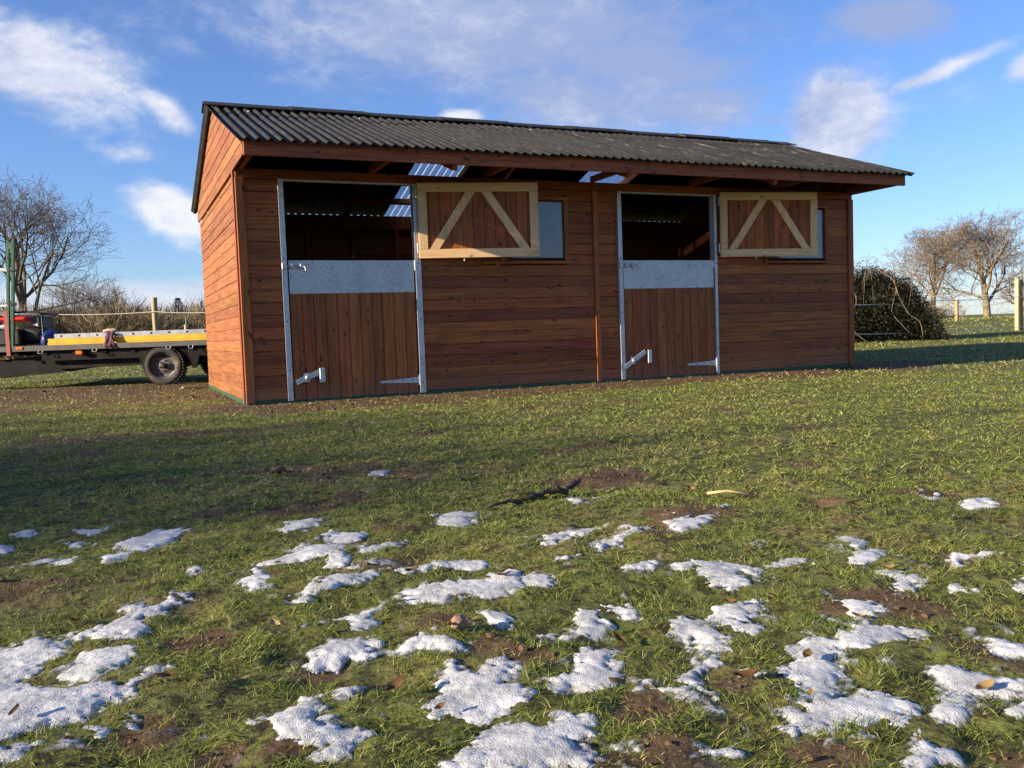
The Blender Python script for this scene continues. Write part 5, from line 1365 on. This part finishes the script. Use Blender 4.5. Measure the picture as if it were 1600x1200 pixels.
# clods: little lumps joined in one mass
ico_v = []; ico_f = []
for i in range(5):
    for j in range(6):
        th = math.pi * i / 4; ph = 2 * math.pi * j / 6
        ico_v.append((math.sin(th) * math.cos(ph), math.sin(th) * math.sin(ph), math.cos(th)))
for i in range(4):
    for j in range(6): ico_f.append((i * 6 + j, (i + 1) * 6 + j, (i + 1) * 6 + (j + 1) % 6, i * 6 + (j + 1) % 6))
iv = np.array(ico_v); if_ = np.array(ico_f)
x, y, d = field_sample(1.0, 12.0, 16000, 1.4); mud = mudf(x, y); k = (mud > 0.45) & (rng.random(len(x)) < mud * 0.5) & (~in_stable(x, y)) & (snow_cover(x, y) < 0.01)
x, y, d = x[k][:3200], y[k][:3200], d[k][:3200]; n = len(x)
s = rng.uniform(0.002, 0.006, n) * (1 + 1.3 * (rng.random(n) ** 5)) * (0.7 + 0.13 * d)
V = iv[None] * (1 + rng.normal(0, 0.18, (n, len(iv), 3))) * s[:, None, None] * np.array([1.2, 1.2, 0.75])[None, None]
V = V + np.stack([x, y, gz(x, y) + s * 0.25], -1)[:, None, :]
F = (if_[None] + (np.arange(n) * len(iv))[:, None, None]).reshape(-1, 4)
tag(link('mud_clods', np_mesh('mud_clods', V.reshape(-1, 3), F, False), M['clod']), 'crumbs and clods of brown mud in the bare patches', None, None, 'stuff')
# dead leaves: small curled sheets
x, y, d = field_sample(1.1, 7.0, 150, 1.2); n = len(x); V = []; F = []; T = []
for i in range(n):
    a = rng.uniform(0, 6.28); l = rng.uniform(0.008, 0.02); c = Vector((x[i], y[i], float(gz(x[i:i + 1], y[i:i + 1])[0]) + 0.014)); ux = Vector((math.cos(a), math.sin(a), rng.uniform(-.3, .3))); uy = Vector((-math.sin(a), math.cos(a), rng.uniform(-.4, .4)))
    b = len(V)
    for s_, w in ((-1, 0.05), (-0.4, 0.5), (0.3, 0.45), (1, 0.03)):
        for q in (-1, 0, 1): V.append(c + ux * (s_ * l) + uy * (q * w * l) + Vector((0, 0, 0.25 * l * (q * q + s_ * s_))))
    for r_ in range(3):
        for q in range(2): a0 = b + r_ * 3 + q; F.append((a0, a0 + 1, a0 + 4, a0 + 3))
    T += [rng.random()] * 12
me = np_mesh('dead_leaves', np.array(V), np.array(F), True); at = me.attributes.new('tone', 'FLOAT', 'POINT'); at.data.foreach_set('value', np.array(T, dtype=np.float32))
tag(link('dead_leaves', me, M['leaf']), 'scattered small brown dead leaves on the grass', None, None, 'stuff')
# fallen branch, pale stick, stone
M['stick'] = simple('wet_dark_bark', (0.065, 0.042, 0.028), 0.8, 0, 0.4, 60.0, bump=0.8)
M['stick_p'] = simple('pale_dry_stick', (0.50, 0.36, 0.19), 0.7, 0, 0.2, 40.0)
rb = random.Random(3); ctrl = [(0.03, -5.64, 0.014), (0.12, -5.60, 0.022), (0.17, -5.60, 0.018), (0.24, -5.575, 0.022), (0.30, -5.555, 0.026), (0.37, -5.55, 0.026), (0.41, -5.53, 0.042), (0.455, -5.52, 0.052)]
cr_ = [0.003, 0.006, 0.007, 0.009, 0.009, 0.013, 0.012, 0.008]; bp_ = []; br_ = []
for i in range(len(ctrl) - 1):
    for k in range(4):
        t_ = k / 4; bp_.append(Vector(ctrl[i]).lerp(Vector(ctrl[i + 1]), t_) + Vector((rb.gauss(0, .002), rb.gauss(0, .003), rb.gauss(0, .002)))); br_.append((cr_[i] * (1 - t_) + cr_[i + 1] * t_) * rb.uniform(0.8, 1.25))
mb = MB(); mb.tube(bp_, br_, 9)
mb.tube([(0.36, -5.55, 0.026), (0.33, -5.58, 0.045), (0.315, -5.60, 0.05)], [0.005, 0.004, 0.002], 6)
mb.tube([(0.25, -5.58, 0.026), (0.20, -5.55, 0.036), (0.14, -5.54, 0.032)], [0.006, 0.005, 0.003], 6)
tag(mb.build('fallen_branch', M['stick'], None, True), 'dark crooked fallen branch lying on the grass before the stable', 'branch')
mb = MB(); mb.tube([(0.745, -5.865, 0.022), (0.80, -5.90, 0.030), (0.85, -5.95, 0.022)], [0.005, 0.0045, 0.002], 7)
tag(mb.build('stick', M['stick_p'], None, True), 'short pale stick on the grass right of the dark branch', 'stick')
M['stone'] = simple('reddish_brown_stone', (0.26, 0.16, 0.105), 0.75, 0, 0.25, 50.0, bump=0.5)
o = lump('stone', M['stone'], (-0.452, -6.68, gzs(-0.452, -6.68) + 0.004), (0.018, 0.015, 0.015), 6, 0.9, amp=0.2)
tag(o, 'round reddish brown stone beside the arched snow patch', 'stone')
o = lump('flint', M['clod'], (0.06, -5.40, gzs(0.06, -5.40)), (0.03, 0.022, 0.018), 9, 0.2, amp=0.3)
o.location = (-0.415, -4.30, gzs(-0.415, -4.30)); tag(o, 'lump of churned brown mud in the shaded grass, left of centre', 'clod')
